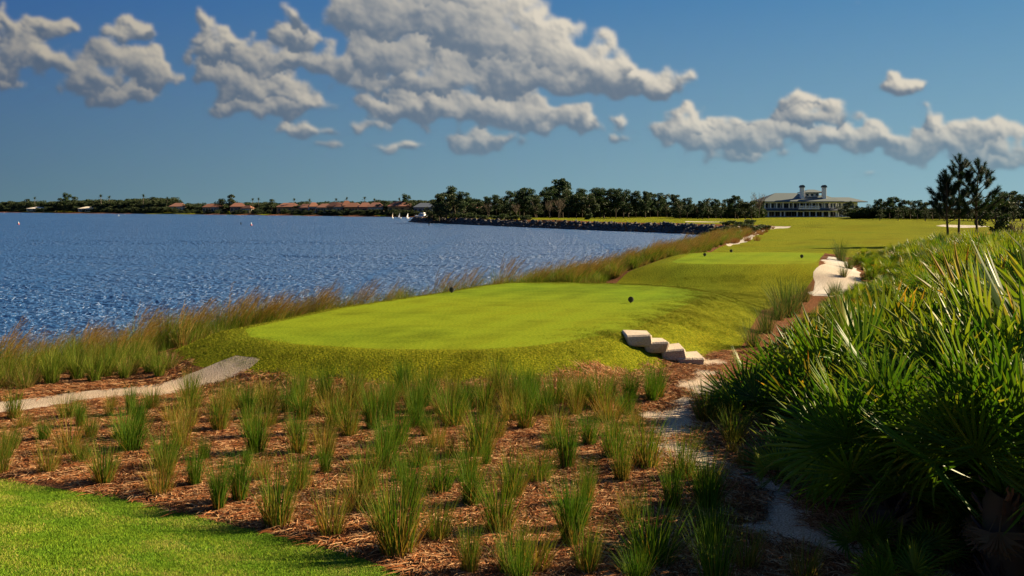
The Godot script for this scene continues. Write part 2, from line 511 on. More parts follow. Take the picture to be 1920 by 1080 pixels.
func build_sky() -> ImageTexture:
	var W := 4096
	var low := Image.create_empty(512, 256, false, Image.FORMAT_RGB8)
	var cn := FastNoiseLite.new()
	cn.noise_type = FastNoiseLite.TYPE_SIMPLEX_SMOOTH
	cn.fractal_octaves = 4
	cn.frequency = 1.0
	cn.seed = 5
	for y in 256:
		var el := (0.5 - (y + 0.5) / 256.0) * PI
		for x in 512:
			var az := ((x + 0.5) / 512.0 - 0.5) * TAU
			var c := air(maxf(el, 0.0), az)
			if el > 0.03:
				# scattered cumulus go on all around, as in view
				var q := Vector3(sin(az), 0, -cos(az)) * (1.0 / (tan(el) + 0.12))
				var d := cn.get_noise_2d(q.x * 0.55, q.z * 0.55)
				var in_view := ss(0.66, 0.58, absf(az)) * ss(0.36, 0.3, el)
				var a := ss(0.16, 0.34, d) * (1.0 - in_view)
				c = c.lerp(Vector3(0.42, 0.41, 0.4).lerp(Vector3(0.16, 0.2, 0.27), ss(0.25, 0.5, d)), a * 0.9)
			low.set_pixel(x, y, Color(c.x, c.y, c.z).linear_to_srgb())
	low.resize(W, W / 2, Image.INTERPOLATE_BILINEAR)
	# the clouds ahead: a grid over right (u) and up (v); thickness, then light that comes from the right
	var nu := 900
	var nv := 250
	var du := 1.36 / nu
	var T := PackedFloat32Array()
	T.resize(nu * nv)
	T.fill(-1.0)
	var B := PackedFloat32Array()   # how high above the cloud's base, 0..1
	B.resize(nu * nv)
	var warp := FastNoiseLite.new()
	warp.noise_type = FastNoiseLite.TYPE_SIMPLEX_SMOOTH
	warp.frequency = 22.0
	warp.fractal_octaves = 4
	warp.fractal_gain = 0.6
	warp.seed = 21
	var WU := PackedFloat32Array()
	var WV := PackedFloat32Array()
	WU.resize(nu * nv)
	WV.resize(nu * nv)
	for j in nv:
		for i in nu:
			WU[j * nu + i] = 0.03 * warp.get_noise_2d(i * du, j * du)
			WV[j * nu + i] = 0.02 * warp.get_noise_2d(i * du + 7.0, j * du)
	for p in PUFFS:
		var cu: float = p[0] * 0.001
		var cv: float = p[1] * 0.001
		var ru: float = p[2] * 0.00125
		var rv: float = p[3] * 0.00125
		for j in range(maxi(0, int((cv - rv * 1.1 - 0.012) / du)), mini(nv, int((cv + rv * 1.4 + 0.012) / du) + 1)):
			for i in range(maxi(0, int((cu - ru * 1.3 + 0.66) / du)), mini(nu, int((cu + ru * 1.3 + 0.7) / du) + 1)):
				var a := ((i + 0.5) * du - 0.68 - cu + WU[j * nu + i]) / ru
				var b := ((j + 0.5) * du - cv + WV[j * nu + i] * minf(1.0, rv / 0.02)) / rv
				if b < 0.0:
					b *= 1.25
				var e := (1.0 - a * a - b * b) * minf(1.0, sqrt(rv / 0.02))
				var at := j * nu + i
				if e > T[at]:
					T[at] = e
					B[at] = clampf(b * 0.5 + 0.5, 0.0, 1.0)
	var bill := FastNoiseLite.new()
	bill.noise_type = FastNoiseLite.TYPE_CELLULAR
	bill.cellular_return_type = FastNoiseLite.RETURN_DISTANCE
	bill.fractal_type = FastNoiseLite.FRACTAL_FBM
	bill.fractal_octaves = 4
	bill.fractal_gain = 0.55
	bill.frequency = 42.0
	bill.domain_warp_enabled = true
	bill.domain_warp_amplitude = 0.012
	bill.domain_warp_frequency = 30.0
	bill.seed = 11
	var soft := FastNoiseLite.new()
	soft.noise_type = FastNoiseLite.TYPE_SIMPLEX_SMOOTH
	soft.frequency = 16.0
	soft.fractal_octaves = 5
	soft.seed = 3
	var fine := FastNoiseLite.new()
	fine.noise_type = FastNoiseLite.TYPE_CELLULAR
	fine.cellular_return_type = FastNoiseLite.RETURN_DISTANCE
	fine.fractal_octaves = 2
	fine.frequency = 120.0
	fine.domain_warp_enabled = true
	fine.domain_warp_amplitude = 0.006
	fine.domain_warp_frequency = 60.0
	var R := PackedFloat32Array()
	R.resize(nu * nv)
	var D := PackedFloat32Array()
	D.resize(nu * nv)
	for j in nv:
		for i in nu:
			var at := j * nu + i
			if T[at] > -0.9:
				var u := i * du
				var v := j * du
				var bl := bill.get_noise_2d(u, v * 1.2) + 0.55
				var sf := soft.get_noise_2d(u, v * 1.3)
				var fi := fine.get_noise_2d(u, v * 1.2) + 0.5
				var e := T[at] + 0.85 * sf - 0.5 * bl - 0.22 * fi - 0.06
				D[at] = sqrt(maxf(e, 0.0))
				R[at] = 0.5 * T[at] - 0.3 * bl - 0.08 * fi + 0.45 * sf
	var L := PackedFloat32Array()
	L.resize(nu * nv)
	L.fill(1.0)
	for i in range(nu - 2, -1, -1):
		for j in nv:
			var at := j * nu + i
			# light that reaches this cell from the right and above
			var a := mini(j + 1, nv - 1) * nu + i + 1
			var b := j * nu + i + 1
			var l := 0.45 * L[a] * exp(-D[a] * 0.045) + 0.55 * L[b] * exp(-D[b] * 0.045)
			L[at] = lerpf(l, 1.0, 0.02)
	var x0 := int(W * (0.5 - 0.6 / TAU))
	var x1 := int(W * (0.5 + 0.6 / TAU))
	var y0 := int(W / 2 * (0.5 - 0.32 / PI))
	var y1 := W / 4
	var grid := func(A: PackedFloat32Array, gu: float, gv: float) -> float:
		var i := clampi(int(gu), 0, nu - 2)
		var j := clampi(int(gv), 0, nv - 2)
		var fu := clampf(gu - i, 0.0, 1.0)
		var fv := clampf(gv - j, 0.0, 1.0)
		return lerpf(lerpf(A[j * nu + i], A[j * nu + i + 1], fu), lerpf(A[(j + 1) * nu + i], A[(j + 1) * nu + i + 1], fu), fv)
	for y in range(y0, y1):
		var el := (0.5 - (y + 0.5) / (W / 2)) * PI
		for x in range(x0, x1):
			var az := ((x + 0.5) / W - 0.5) * TAU
			var u := tan(az)
			var v := tan(el) / cos(az)
			var gu := (u + 0.68) / du - 0.5
			var gv := v / du - 0.5
			var d: float = grid.call(D, gu, gv)
			if d < 0.005 and grid.call(D, gu + 2.6, gv) + grid.call(D, gu - 2.6, gv) < 0.01:
				continue
			var c := air(el, az)
			var dx: float = grid.call(R, gu + 1.0, gv) - grid.call(R, gu - 1.0, gv)
			var dy: float = grid.call(R, gu, gv + 1.0) - grid.call(R, gu, gv - 1.0)
			var lam := clampf(Vector3(-dx * 3.2, -dy * 3.2, 0.8).normalized().dot(Vector3(0.62, 0.62, 0.45)), 0.0, 1.0)
			dx = grid.call(T, gu + 5.0, gv) - grid.call(T, gu - 5.0, gv)
			dy = grid.call(T, gu, gv + 5.0) - grid.call(T, gu, gv - 5.0)
			var big := clampf(Vector3(-dx, -dy, 0.7).normalized().dot(Vector3(0.6, 0.66, 0.4)), 0.0, 1.0)
			var l: float = grid.call(L, gu, gv)
			var b: float = grid.call(B, gu, gv)
			var wisp := soft.get_noise_2d(u * 1.7 + 9.0, v * 2.2)
			var open := ss(0.16, 0.62, b + 0.35 * wisp)
			var lit := clampf((0.05 + 0.5 * lam + 0.6 * big) * (0.2 + 0.8 * l) * (0.12 + 0.95 * open) * 1.4, 0.0, 1.0)
			var side := ss(-0.62, 0.1, u)
			var sunny := Vector3(0.74, 0.67, 0.55) * lerpf(0.62, 1.0, side)
			var shade := Vector3(0.085, 0.125, 0.19) + Vector3(0.05, 0.06, 0.06) * side
			var cc := shade.lerp(sunny, lit)
			# far low clouds sink into the air in front of them
			cc = cc.lerp(c, 0.42 * (1.0 - ss(0.02, 0.13, v)))
			var ds: float = 0.32 * d + 0.17 * (grid.call(D, gu + 2.6, gv) + grid.call(D, gu - 2.6, gv) + grid.call(D, gu, gv + 2.2) + grid.call(D, gu, gv - 2.2))
			var a := ss(0.0, 0.95, ds * ds * 1.8 + 0.12 * ds)
			var now := low.get_pixel(x, y).srgb_to_linear()
			c = Vector3(now.r, now.g, now.b).lerp(cc, a * 0.97)
			low.set_pixel(x, y, Color(c.x, c.y, c.z).linear_to_srgb())
	return ImageTexture.create_from_image(low)

# ---------------------------------------------------------------- plants
func pick(cols: Array, vary := 0.18) -> Color:
	var c: Color = cols[rng.randi() % cols.size()]
	var k := 1.0 + rng.randf_range(-vary, vary)
	return Color(c.r * k, c.g * k, c.b * k)

func blade(mb: MB, at: Vector3, az: float, tilt: float, length: float, width: float, bend: float, col: Color, segs := 3) -> void:
	# a narrow ribbon that leans more towards its tip and ends in a point
	var out := Vector3(cos(az), 0, sin(az))
	var side := Vector3(-sin(az), 0, cos(az)).rotated(Vector3.UP, rng.randf_range(-0.9, 0.9))
	var p := at
	var w := side * width * 0.5
	var ang := tilt
	for i in segs:
		var q := p + (Vector3.UP * cos(ang) + out * sin(ang)) * length / segs
		ang += bend / segs
		var w2 := side * width * 0.5 * (1.0 - pow((i + 1.0) / segs, 1.6))
		if i == segs - 1:
			mb.tri(p - w, p + w, q, col)
		else:
			mb.quad(p - w, p + w, q + w2, q - w2, col)
		p = q
		w = w2

func clump_mesh(n: int, h: float, spread: float, greens: Array, straws: Array, straw_share: float, wind: float) -> ArrayMesh:
	var mb := MB.new()
	for i in n:
		var az := rng.randf() * TAU
		var r := spread * 0.28 * sqrt(rng.randf())
		var at := Vector3(cos(az) * r, -0.03, sin(az) * r)
		az += rng.randf_range(-0.6, 0.6)
		var dead := rng.randf() < straw_share
		var l := h * (rng.randf_range(0.35, 0.8) if dead else rng.randf_range(0.6, 1.12))
		var tilt := absf(rng.randfn(0.0, 0.2)) * spread / 0.4 + (0.15 if dead else 0.02)
		var b := rng.randf_range(0.1, 0.75) * (1.5 if dead else 1.0)
		blade(mb, at, az, tilt, l, rng.randf_range(0.006, 0.011), b, pick(straws if dead else greens), 4)
	if wind != 0.0:
		for k in mb.v.size():
			var y: float = maxf(mb.v[k].y, 0.0) / h
			mb.v[k] += Vector3(wind * y * y * h, -0.12 * absf(wind) * y * y * h, 0)
	return mb.commit()

func plume_mesh(n: int, h: float, spread: float, wind: float, cols: Array) -> ArrayMesh:
	# long brown flowering stems that bow over with the wind, each ending in a feathery head
	var mb := MB.new()
	for i in n:
		var az := rng.randf() * TAU
		var tilt := absf(rng.randfn(0.0, 0.14))
		var out := Vector3(cos(az), 0, sin(az))
		var l := h * rng.randf_range(0.7, 1.05)
		var col := pick(cols)
		var p := out * spread * 0.2 * rng.randf()
		var dir := Vector3.UP * cos(tilt) + out * sin(tilt)
		var side := Vector3(0.3, 0, 1).normalized() * 0.003
		for k in 5:
			dir = (dir + Vector3(wind * 0.35, -0.03 * k, 0)).normalized()
			var q := p + dir * l * 0.2
			mb.quad(p - side, p + side, q + side, q - side, col)
			if k > 2:
				for e in 5:
					blade(mb, p.lerp(q, rng.randf()), rng.randf_range(-0.5, 0.5), rng.randf_range(0.5, 1.2), h * rng.randf_range(0.08, 0.18), 0.008, 0.4, pick(cols), 2)
			p = q
	return mb.commit()

func frond_mesh(n: int, fan: float, stalk: float, arc: float, greens: Array, tips: Array, limp: float, width: float, bent := 0.0) -> ArrayMesh:
	# a flat fan of stiff folded leaflets on a stalk that rises from the origin along +y; the fan is bent back by BENT at the hub
	var mb := MB.new()
	var hub := Vector3(0, stalk, 0)
	var pw := 0.011
	var base := pick(greens, 0.25)
	for k in 3:
		var a := TAU * k / 3.0
		var b := TAU * (k + 1) / 3.0
		mb.quad(Vector3(cos(a), 0, sin(a)) * pw * 1.5, Vector3(cos(b), 0, sin(b)) * pw * 1.5, hub + Vector3(cos(b), 0, sin(b)) * pw * 0.7, hub + Vector3(cos(a), 0, sin(a)) * pw * 0.7, pick(greens, 0.1))
	var turn := Basis(Vector3.RIGHT, -bent)
	for i in n:
		var t := (i + 0.5) / n - 0.5
		var a := t * arc + rng.randf_range(-0.03, 0.03)
		var l := fan * (1.0 - 0.8 * t * t) * rng.randf_range(0.9, 1.06)
		var dir := turn * Vector3(sin(a), cos(a), 0.1 + 0.08 * rng.randf() + 0.35 * t * t).normalized()
		var side := turn * Vector3(cos(a), -sin(a), 0)
		var up := side.cross(dir).normalized()
		var w := width * rng.randf_range(0.85, 1.15)
		var col := base.lerp(pick(tips if rng.randf() < 0.14 else greens, 0.2), 0.4)
		var m1 := hub + dir * l * 0.45
		var drop := Vector3(0, -1, 0) * l * limp * rng.randf_range(0.5, 1.5)
		var m2 := hub + dir * l * 0.78 + drop * 0.25
		var tip := hub + dir * l + drop
		var fold := up * w * 0.3
		mb.quad(hub, m1 + side * w * 0.5 + fold, m2 + side * w * 0.3 + fold * 0.6, m2, col)
		mb.quad(hub, m2, m2 - side * w * 0.3 + fold * 0.6, m1 - side * w * 0.5 + fold, col)
		var tc := pick(tips, 0.2) if rng.randf() < 0.2 else col
		mb.tri(m2 + side * w * 0.3 + fold * 0.6, tip, m2, tc)
		mb.tri(m2, tip, m2 - side * w * 0.3 + fold * 0.6, tc)
	return mb.commit()

func frond_place(tilt: float, az: float, size: float) -> Transform3D:
	var b := Basis(Vector3.UP, az) * Basis(Vector3.RIGHT, tilt) * Basis(Vector3.UP, rng.randf_range(-0.9, 0.9))
	return Transform3D(b.scaled(Vector3.ONE * size), Vector3.ZERO)

func leaves(mb: MB, at: Vector3, r: Vector3, n: int, size: float, cols: Array) -> void:
	for i in n:
		var q := Vector3(rng.randfn(), rng.randfn(), rng.randfn()).normalized() * pow(rng.randf(), 0.4)
		var p := at + q * r
		var a := Vector3(rng.randfn(), rng.randfn() * 0.7, rng.randfn()).normalized() * size * rng.randf_range(0.5, 1.2)
		var b := a.cross(Vector3(rng.randfn(), rng.randfn(), rng.randfn())).normalized() * a.length() * 0.6
		mb.quad(p - a, p + b, p + a, p - b, pick(cols, 0.3))

func limb(mb: MB, a: Vector3, b: Vector3, r0: float, r1: float, col: Color, sides := 5, wob := 0.06) -> void:
	var pts := PackedVector3Array()
	var rs := PackedFloat32Array()
	var l := (b - a).length()
	for i in 5:
		var t := i / 4.0
		var p := a.lerp(b, t)
		if i > 0 and i < 4:
			p += Vector3(rng.randf_range(-1, 1), rng.randf_range(-0.4, 0.4), rng.randf_range(-1, 1)) * l * wob
		pts.append(p)
		rs.append(lerpf(r0, r1, t))
	mb.tube(pts, rs, sides, col)

func tree_proto(called: String, kind: String, h: float) -> Array:
	# [trunk mesh, crown mesh] for a tree H metres tall
	var tr := MB.new()
	var cr := MB.new()
	var bark := Color(0.07, 0.055, 0.045)
	match kind:
		"pine":
			limb(tr, Vector3(0, -0.4, 0), Vector3(rng.randf_range(-0.5, 0.5), h * 0.93, 0), 0.26, 0.07, bark, 6, 0.015)
			var cols := [Color(0.03, 0.055, 0.022), Color(0.042, 0.07, 0.024), Color(0.024, 0.042, 0.02)]
			var k := 15 + rng.randi() % 5
			var low := rng.randf_range(0.26, 0.45)
			for i in k:
				var t := low + (1.0 - low) * (i + 0.5) / k
				var az := rng.randf() * TAU
				var reach := h * 0.2 * (1.15 - absf(t - 0.68) * 1.6) * rng.randf_range(0.5, 1.15)
				var p := Vector3(cos(az) * reach, h * t, sin(az) * reach)
				limb(tr, Vector3(0, h * (t - 0.07), 0), p, 0.07, 0.03, bark, 4)
				leaves(cr, p, Vector3(h * 0.13, h * 0.075, h * 0.13) * rng.randf_range(0.7, 1.25), 150, 0.33, cols)
		"oak":
			limb(tr, Vector3(0, -0.4, 0), Vector3(0, h * 0.5, 0), 0.3, 0.16, bark, 6, 0.04)
			var cols := [Color(0.03, 0.05, 0.018), Color(0.042, 0.06, 0.022), Color(0.024, 0.04, 0.016), Color(0.05, 0.055, 0.025)]
			for i in 15:
				var t := rng.randf_range(0.22, 0.92)
				var az := rng.randf() * TAU
				var reach := h * 0.36 * sqrt(1.0 - pow((t - 0.5) / 0.55, 2.0)) * rng.randf_range(0.4, 1.0)
				var p := Vector3(cos(az) * reach, h * t, sin(az) * reach)
				limb(tr, Vector3(0, h * minf(t * 0.6, 0.45), 0), p, 0.1, 0.03, bark, 4)
				leaves(cr, p, Vector3(h * 0.16, h * 0.11, h * 0.16) * rng.randf_range(0.7, 1.2), 120, 0.3, cols)
		"bare":
			var grey := Color(0.13, 0.105, 0.085)
			limb(tr, Vector3(0, -0.4, 0), Vector3(0, h * 0.45, 0), 0.2, 0.12, grey, 6)
			for i in 26:
				var t := rng.randf_range(0.25, 0.45)
				var az := rng.randf() * TAU
				var up := rng.randf_range(0.25, 0.6)
				var p := Vector3(cos(az) * h * rng.randf_range(0.12, 0.32), h * (t + up * 0.9), sin(az) * h * rng.randf_range(0.12, 0.32))
				limb(tr, Vector3(0, h * t, 0), p, 0.06, 0.02, grey, 4)
				for k in 16:
					blade(cr, p.lerp(Vector3(0, h * t, 0), rng.randf() * 0.6), rng.randf() * TAU, rng.randf_range(0.2, 1.2), h * 0.14, 0.05, 0.3, pick([Color(0.13, 0.1, 0.08), Color(0.1, 0.075, 0.055)]), 2)
		"palm":
			limb(tr, Vector3(0, -0.4, 0), Vector3(0.3, h * 0.86, 0), 0.2, 0.14, Color(0.12, 0.1, 0.08), 6, 0.01)
			for i in 34:
				blade(cr, Vector3(0.3, h * 0.86, 0), rng.randf() * TAU, rng.randf_range(0.1, 1.7), h * 0.2, 0.4, 0.8, pick([Color(0.03, 0.05, 0.02), Color(0.045, 0.06, 0.025)]), 3)
		"shrub":
			for i in 5:
				var az := rng.randf() * TAU
				limb(tr, Vector3(0, -0.2, 0), Vector3(cos(az) * h * 0.4, h * 0.6, sin(az) * h * 0.4), 0.05, 0.02, bark, 4)
			for i in 9:
				var az := rng.randf() * TAU
				var p := Vector3(cos(az) * h * 0.5 * rng.randf(), h * rng.randf_range(0.2, 0.8), sin(az) * h * 0.5 * rng.randf())
				leaves(cr, p, Vector3(h * 0.28, h * 0.2, h * 0.28), 80, 0.14, [Color(0.03, 0.05, 0.015), Color(0.045, 0.065, 0.02)])
	return [tr.commit(), cr.commit(), h, called]

func plant_tree(proto: Array, label: String, group: String, x: float, d: float, h: float, wide := 1.0, sink := 0.0) -> Node3D:
	var k: float = h / proto[2]
	var o := thing(proto[3], label, "shrub" if "shrub" in proto[3] else "tree", Vector3(x, gy(x, d) - 0.05 - sink - (0.15 * h if "shrub" in proto[3] else 0.0), -d), rng.randf() * TAU, group)
	o.scale = Vector3(k * wide, k, k * wide)
	part(o, "trunk", proto[0], M.bark)
	part(o, "crown", proto[1], M.leaf)
	return o

func needle_pine(label: String, x: float, d: float, h: float, spread: float, lean: float) -> void:
	# a young longleaf pine: bottle-brush tufts at the ends of upswept limbs
	var o := thing("longleaf_pine", label, "tree", Vector3(x, gy(x, d) - 0.05, -d), 0.0, "young pines above the palmettos")
	var tr := MB.new()
	var cr := MB.new()
	var bark := Color(0.085, 0.065, 0.05)
	limb(tr, Vector3(0, -0.3, 0), Vector3(lean, h * 0.95, 0), 0.15, 0.04, bark, 7, 0.012)
	var greens := [Color(0.02, 0.042, 0.016), Color(0.03, 0.058, 0.02), Color(0.016, 0.03, 0.014)]
	var tuft := func(p: Vector3, dir: Vector3, l: float) -> void:
		for i in 190:
			var q := p + dir * l * rng.randf()
			var s := Vector3(rng.randfn(), rng.randfn(), rng.randfn()).normalized()
			var w := (dir * 0.75 + s * 0.8).normalized()
			var sd := w.cross(s + Vector3(0.1, 0.2, 0.3)).normalized() * 0.019
			mb_tri(cr, q - sd, q + sd, q + w * rng.randf_range(0.32, 0.55), pick(greens, 0.3))
	for i in 24:
		var t := 0.36 + 0.6 * i / 23.0
		var az := i * 2.4 + rng.randf_range(-0.4, 0.4)
		var reach := spread * (1.08 - t) * 1.5 * rng.randf_range(0.65, 1.1)
		var a := Vector3(lean * t, h * (t - 0.03), 0)
		var b := a + Vector3(cos(az) * reach, reach * 0.45 + 0.15, sin(az) * reach)
		limb(tr, a, b, 0.045, 0.022, bark, 5, 0.03)
		var dir := (b - a).normalized()
		tuft.call(b - dir * 0.35, (dir + Vector3.UP * 0.5).normalized(), 0.95)
		for s in 2:
			if reach > 0.6:
				var c := a.lerp(b, 0.45 + 0.25 * s)
				var e := c + (dir + Vector3(rng.randf_range(-0.7, 0.7), 0.7, rng.randf_range(-0.7, 0.7))).normalized() * 0.45
				limb(tr, c, e, 0.025, 0.015, bark, 4)
				tuft.call(e - Vector3.UP * 0.2, (e - c).normalized(), 0.75)
	tuft.call(Vector3(lean, h * 0.9, 0), Vector3.UP, 1.1)
	part(o, "trunk", tr.commit(), M.bark)
	part(o, "crown", cr.commit(), M.leaf)

func mb_tri(mb: MB, a: Vector3, b: Vector3, c: Vector3, col: Color) -> void:
	mb.tri(a, b, c, col)

func patch_mesh(n: int, half: float, h: float, width: float, cols: Array, tilt: float) -> ArrayMesh:
	var mb := MB.new()
	for i in n:
		blade(mb, Vector3(rng.randf_range(-half, half), -0.012, rng.randf_range(-half, half)), rng.randf() * TAU, rng.randf_range(0.1, tilt), h * rng.randf_range(0.6, 1.2), width * rng.randf_range(0.7, 1.3), 0.6, pick(cols, 0.22), 2)
	return mb.commit()

func straw_mesh(n: int, half: float, cols: Array) -> ArrayMesh:
	# fallen pine needles, lying nearly flat and crossing each other
	var mb := MB.new()
	for i in n:
		var az := rng.randf() * TAU
		var l := rng.randf_range(0.1, 0.26)
		var a := Vector3(rng.randf_range(-half, half), rng.randf_range(0.002, 0.035), rng.randf_range(-half, half))
		var d := Vector3(cos(az), rng.randf_range(-0.06, 0.14), sin(az)) * l
		var s := Vector3(-sin(az), 0.4, cos(az)) * rng.randf_range(0.003, 0.006)
		var m := a + d * 0.5 + Vector3(0, rng.randf_range(0.0, 0.02), 0)
		var col := pick(cols, 0.3)
		mb.quad(a - s, a + s, m + s, m - s, col)
		mb.tri(m - s, m + s, a + d, col)
	return mb.commit()

func on_ground(x: float, d: float, size: float, up := 0.0) -> Transform3D:
	var e := 0.3
	var y := height(x, d)
	var nrm := Vector3(-(height(x + e, d) - y) / e, 1.0, (height(x, d + e) - y) / e).normalized()
	var b := Basis(Quaternion(Vector3.UP, nrm)) * Basis(Vector3.UP, rng.randf() * TAU)
	return Transform3D(b.scaled(Vector3.ONE * size), Vector3(x, y + up, -d))

func free_spot(p: Vector2, used: Array, gap: float) -> bool:
	for u in used:
		if u.distance_squared_to(p) < gap * gap:
			return false
	return true

# ---------------------------------------------------------------- what stands in the place
var CLUMPS := [Vector3(-8.2, 14.82, 0.52), Vector3(-6.97, 13.62, 0.68), Vector3(-7.16, 14.66, 0.78), Vector3(-5.89, 13.09, 0.69), Vector3(-7.28, 17.31, 0.61), Vector3(-6.78, 16.46, 0.58), Vector3(-4.89, 12.6, 0.74), Vector3(-4.54, 12.96, 0.61), Vector3(-3.86, 11.93, 0.63), Vector3(-3.68, 12.25, 0.68), Vector3(-6.35, 16.87, 0.69), Vector3(-5.86, 16.46, 0.68), Vector3(-4.52, 15.69, 0.74), Vector3(-2.93, 11.32, 0.73), Vector3(-2.99, 12.72, 0.67), Vector3(-2.19, 10.95, 0.71), Vector3(-2.02, 11.82, 0.66), Vector3(-1.31, 10.36, 0.91), Vector3(-0.89, 10.78, 0.51), Vector3(-0.46, 9.79, 0.55), Vector3(0.01, 12.37, 0.69), Vector3(-0.51, 14.5, 0.94), Vector3(-0.53, 12.03, 0.64), Vector3(0.38, 13.09, 0.62), Vector3(0.83, 13.76, 0.85), Vector3(1, 12.14, 0.64), Vector3(1.58, 13.09, 0.73), Vector3(2.02, 13.76, 0.97), Vector3(2.56, 11.93, 0.77), Vector3(-2.49, 16.26, 0.81), Vector3(-3.19, 17.76, 0.84), Vector3(-4.24, 18, 0.79), Vector3(-1.39, 13.9, 0.61), Vector3(-1.92, 15.16, 0.67), Vector3(-1.06, 16.46, 0.77), Vector3(-1.01, 14.35, 0.59), Vector3(-1.48, 15.69, 0.55), Vector3(0, 16.87, 0.74), Vector3(0.37, 17.76, 0.84), Vector3(1.79, 16.87, 0.89), Vector3(0.23, 9.83, 0.64), Vector3(0.81, 9.79, 0.63), Vector3(1.54, 10.05, 0.77), Vector3(2.09, 11.82, 0.63), Vector3(2.56, 9.9, 0.64), Vector3(1.48, 11.42, 0.54), Vector3(1.22, 17.31, 0.71), Vector3(-2.95, 14.35, 0.68), Vector3(-3.45, 14.66, 0.78), Vector3(-4.94, 18.25, 0.75), Vector3(-4.14, 14.66, 0.78), Vector3(-5.69, 18.25, 0.64), Vector3(-6.62, 20.47, 0.48), Vector3(-7.69, 17.31, 0.46), Vector3(-8.06, 14.35, 0.59), Vector3(-3.19, 16.46, 0.68), Vector3(-5.47, 14.99, 0.71), Vector3(-1.94, 13.76, 0.65), Vector3(-7.84, 16.46, 0.58), Vector3(0, 9.77, 0.63)]

func where_words(x: float, d: float) -> String:
	if line_dist(Vector2(x, d), PATHS[0][0]) < 1.5:
		return "beside the pale sand path"
	if x > 2.6 and d > 15.0 and d < 24.0:
		return "beside the stone steps and sandy track"
	if x > 0.7 and d < 13.0:
		return "in the shade of the palmettos"
	if sdf(Vector2(x, d), LAWN) > -1.3:
		return "along the edge of the mown lawn"
	if d > 17.3:
		return "at the foot of the tee slope"
	return "in the middle of the pine straw bed"

func build_clumps() -> void:
	rng.seed = 41
	var greens := [Color(0.05, 0.11, 0.01), Color(0.07, 0.135, 0.012), Color(0.036, 0.085, 0.01), Color(0.11, 0.15, 0.016)]
	var olive := [Color(0.13, 0.14, 0.018), Color(0.09, 0.115, 0.015), Color(0.17, 0.15, 0.026)]
	var straws := [Color(0.3, 0.18, 0.045), Color(0.25, 0.115, 0.025), Color(0.34, 0.24, 0.08), Color(0.17, 0.07, 0.02)]
	var kinds := []
	for i in 5:
		kinds.append(["upright green grass clump ", clump_mesh(290, 0.75, 0.28 + 0.08 * i, greens, straws, 0.14, 0.03 * (i - 1))])
	for i in 4:
		kinds.append(["green grass clump mixed with straw blades ", clump_mesh(280, 0.75, 0.4 + 0.08 * i, greens + olive, straws, 0.36, 0.05 * i)])
	for i in 3:
		kinds.append(["faded olive and straw grass clump ", clump_mesh(180, 0.75, 0.5, olive, straws, 0.6, 0.08)])
	var used := []
	for c in CLUMPS:
		used.append(Vector2(c.x, c.y))
	var spots := CLUMPS.map(func(c): return Vector3(c.x, c.y, c.z * 1.1))
	# smaller clumps between, and a thicker band at the foot of the tee slope
	for k in 2600:
		var p := Vector2(rng.randf_range(-11, 4.4), rng.randf_range(9, 21.5))
		var band: bool = sdf(p, GREEN) > -2.0 and p.x > -5.5
		if spots.size() > 215 or not free_spot(p, used, 0.4 if band else 0.6):
			continue
		var z := zones(p.x, p.y, 1.2)
		if z[0] > -0.15 or z[3] > -0.25 or z[4] > -0.1 or p.y > 18.9 or line_dist(p, PATHS[0][0]) < 1.4 or p.x > palm_edge(p.y) - 0.4 or absf(p.x) / p.y > 0.6:
			continue
		if not band and nz2.get_noise_2d(p.x * 3.0, p.y * 3.0) < -0.05 and rng.randf() < 0.6:
			continue
		used.append(p)
		spots.append(Vector3(p.x, p.y, rng.randf_range(0.65, 0.95) if band else rng.randf_range(0.4, 0.9)))
	for s in spots:
		if line_dist(Vector2(s.x, s.y), PATHS[0][0]) < 1.25 and s.x < -5.0:
			continue
		var r := rng.randf()
		var dry := 0.18 * ss(0.0, 0.3, nz2.get_noise_2d(s.x * 1.5, s.y * 1.5))
		var kd: Array = kinds[rng.randi() % 5] if r < 0.42 - dry else (kinds[5 + rng.randi() % 4] if r < 0.74 - dry else kinds[9 + rng.randi() % 3])
		var at := Vector2(s.x, s.y)
		var o := MeshInstance3D.new()
		o.name = numbered("grass_clump")
		o.mesh = kd[1]
		o.material_override = M.blade
		add_child(o)
		o.position = Vector3(s.x, gy(s.x, s.y), -s.y)
		o.rotation.y = rng.randf_range(-0.7, 0.7)
		var k: float = s.z / 0.75 * (1.08 if s.y < 11.6 else 1.0)
		var fat := rng.randf_range(0.65, 1.1)
		o.scale = Vector3(k * fat, k * rng.randf_range(0.9, 1.12), k * fat)
		tag(o, ("tall " if s.z > 0.82 else ("small " if s.z < 0.58 else "")) + kd[0] + where_words(s.x, s.y), "grass clump", "grass clumps planted in the pine straw bed")

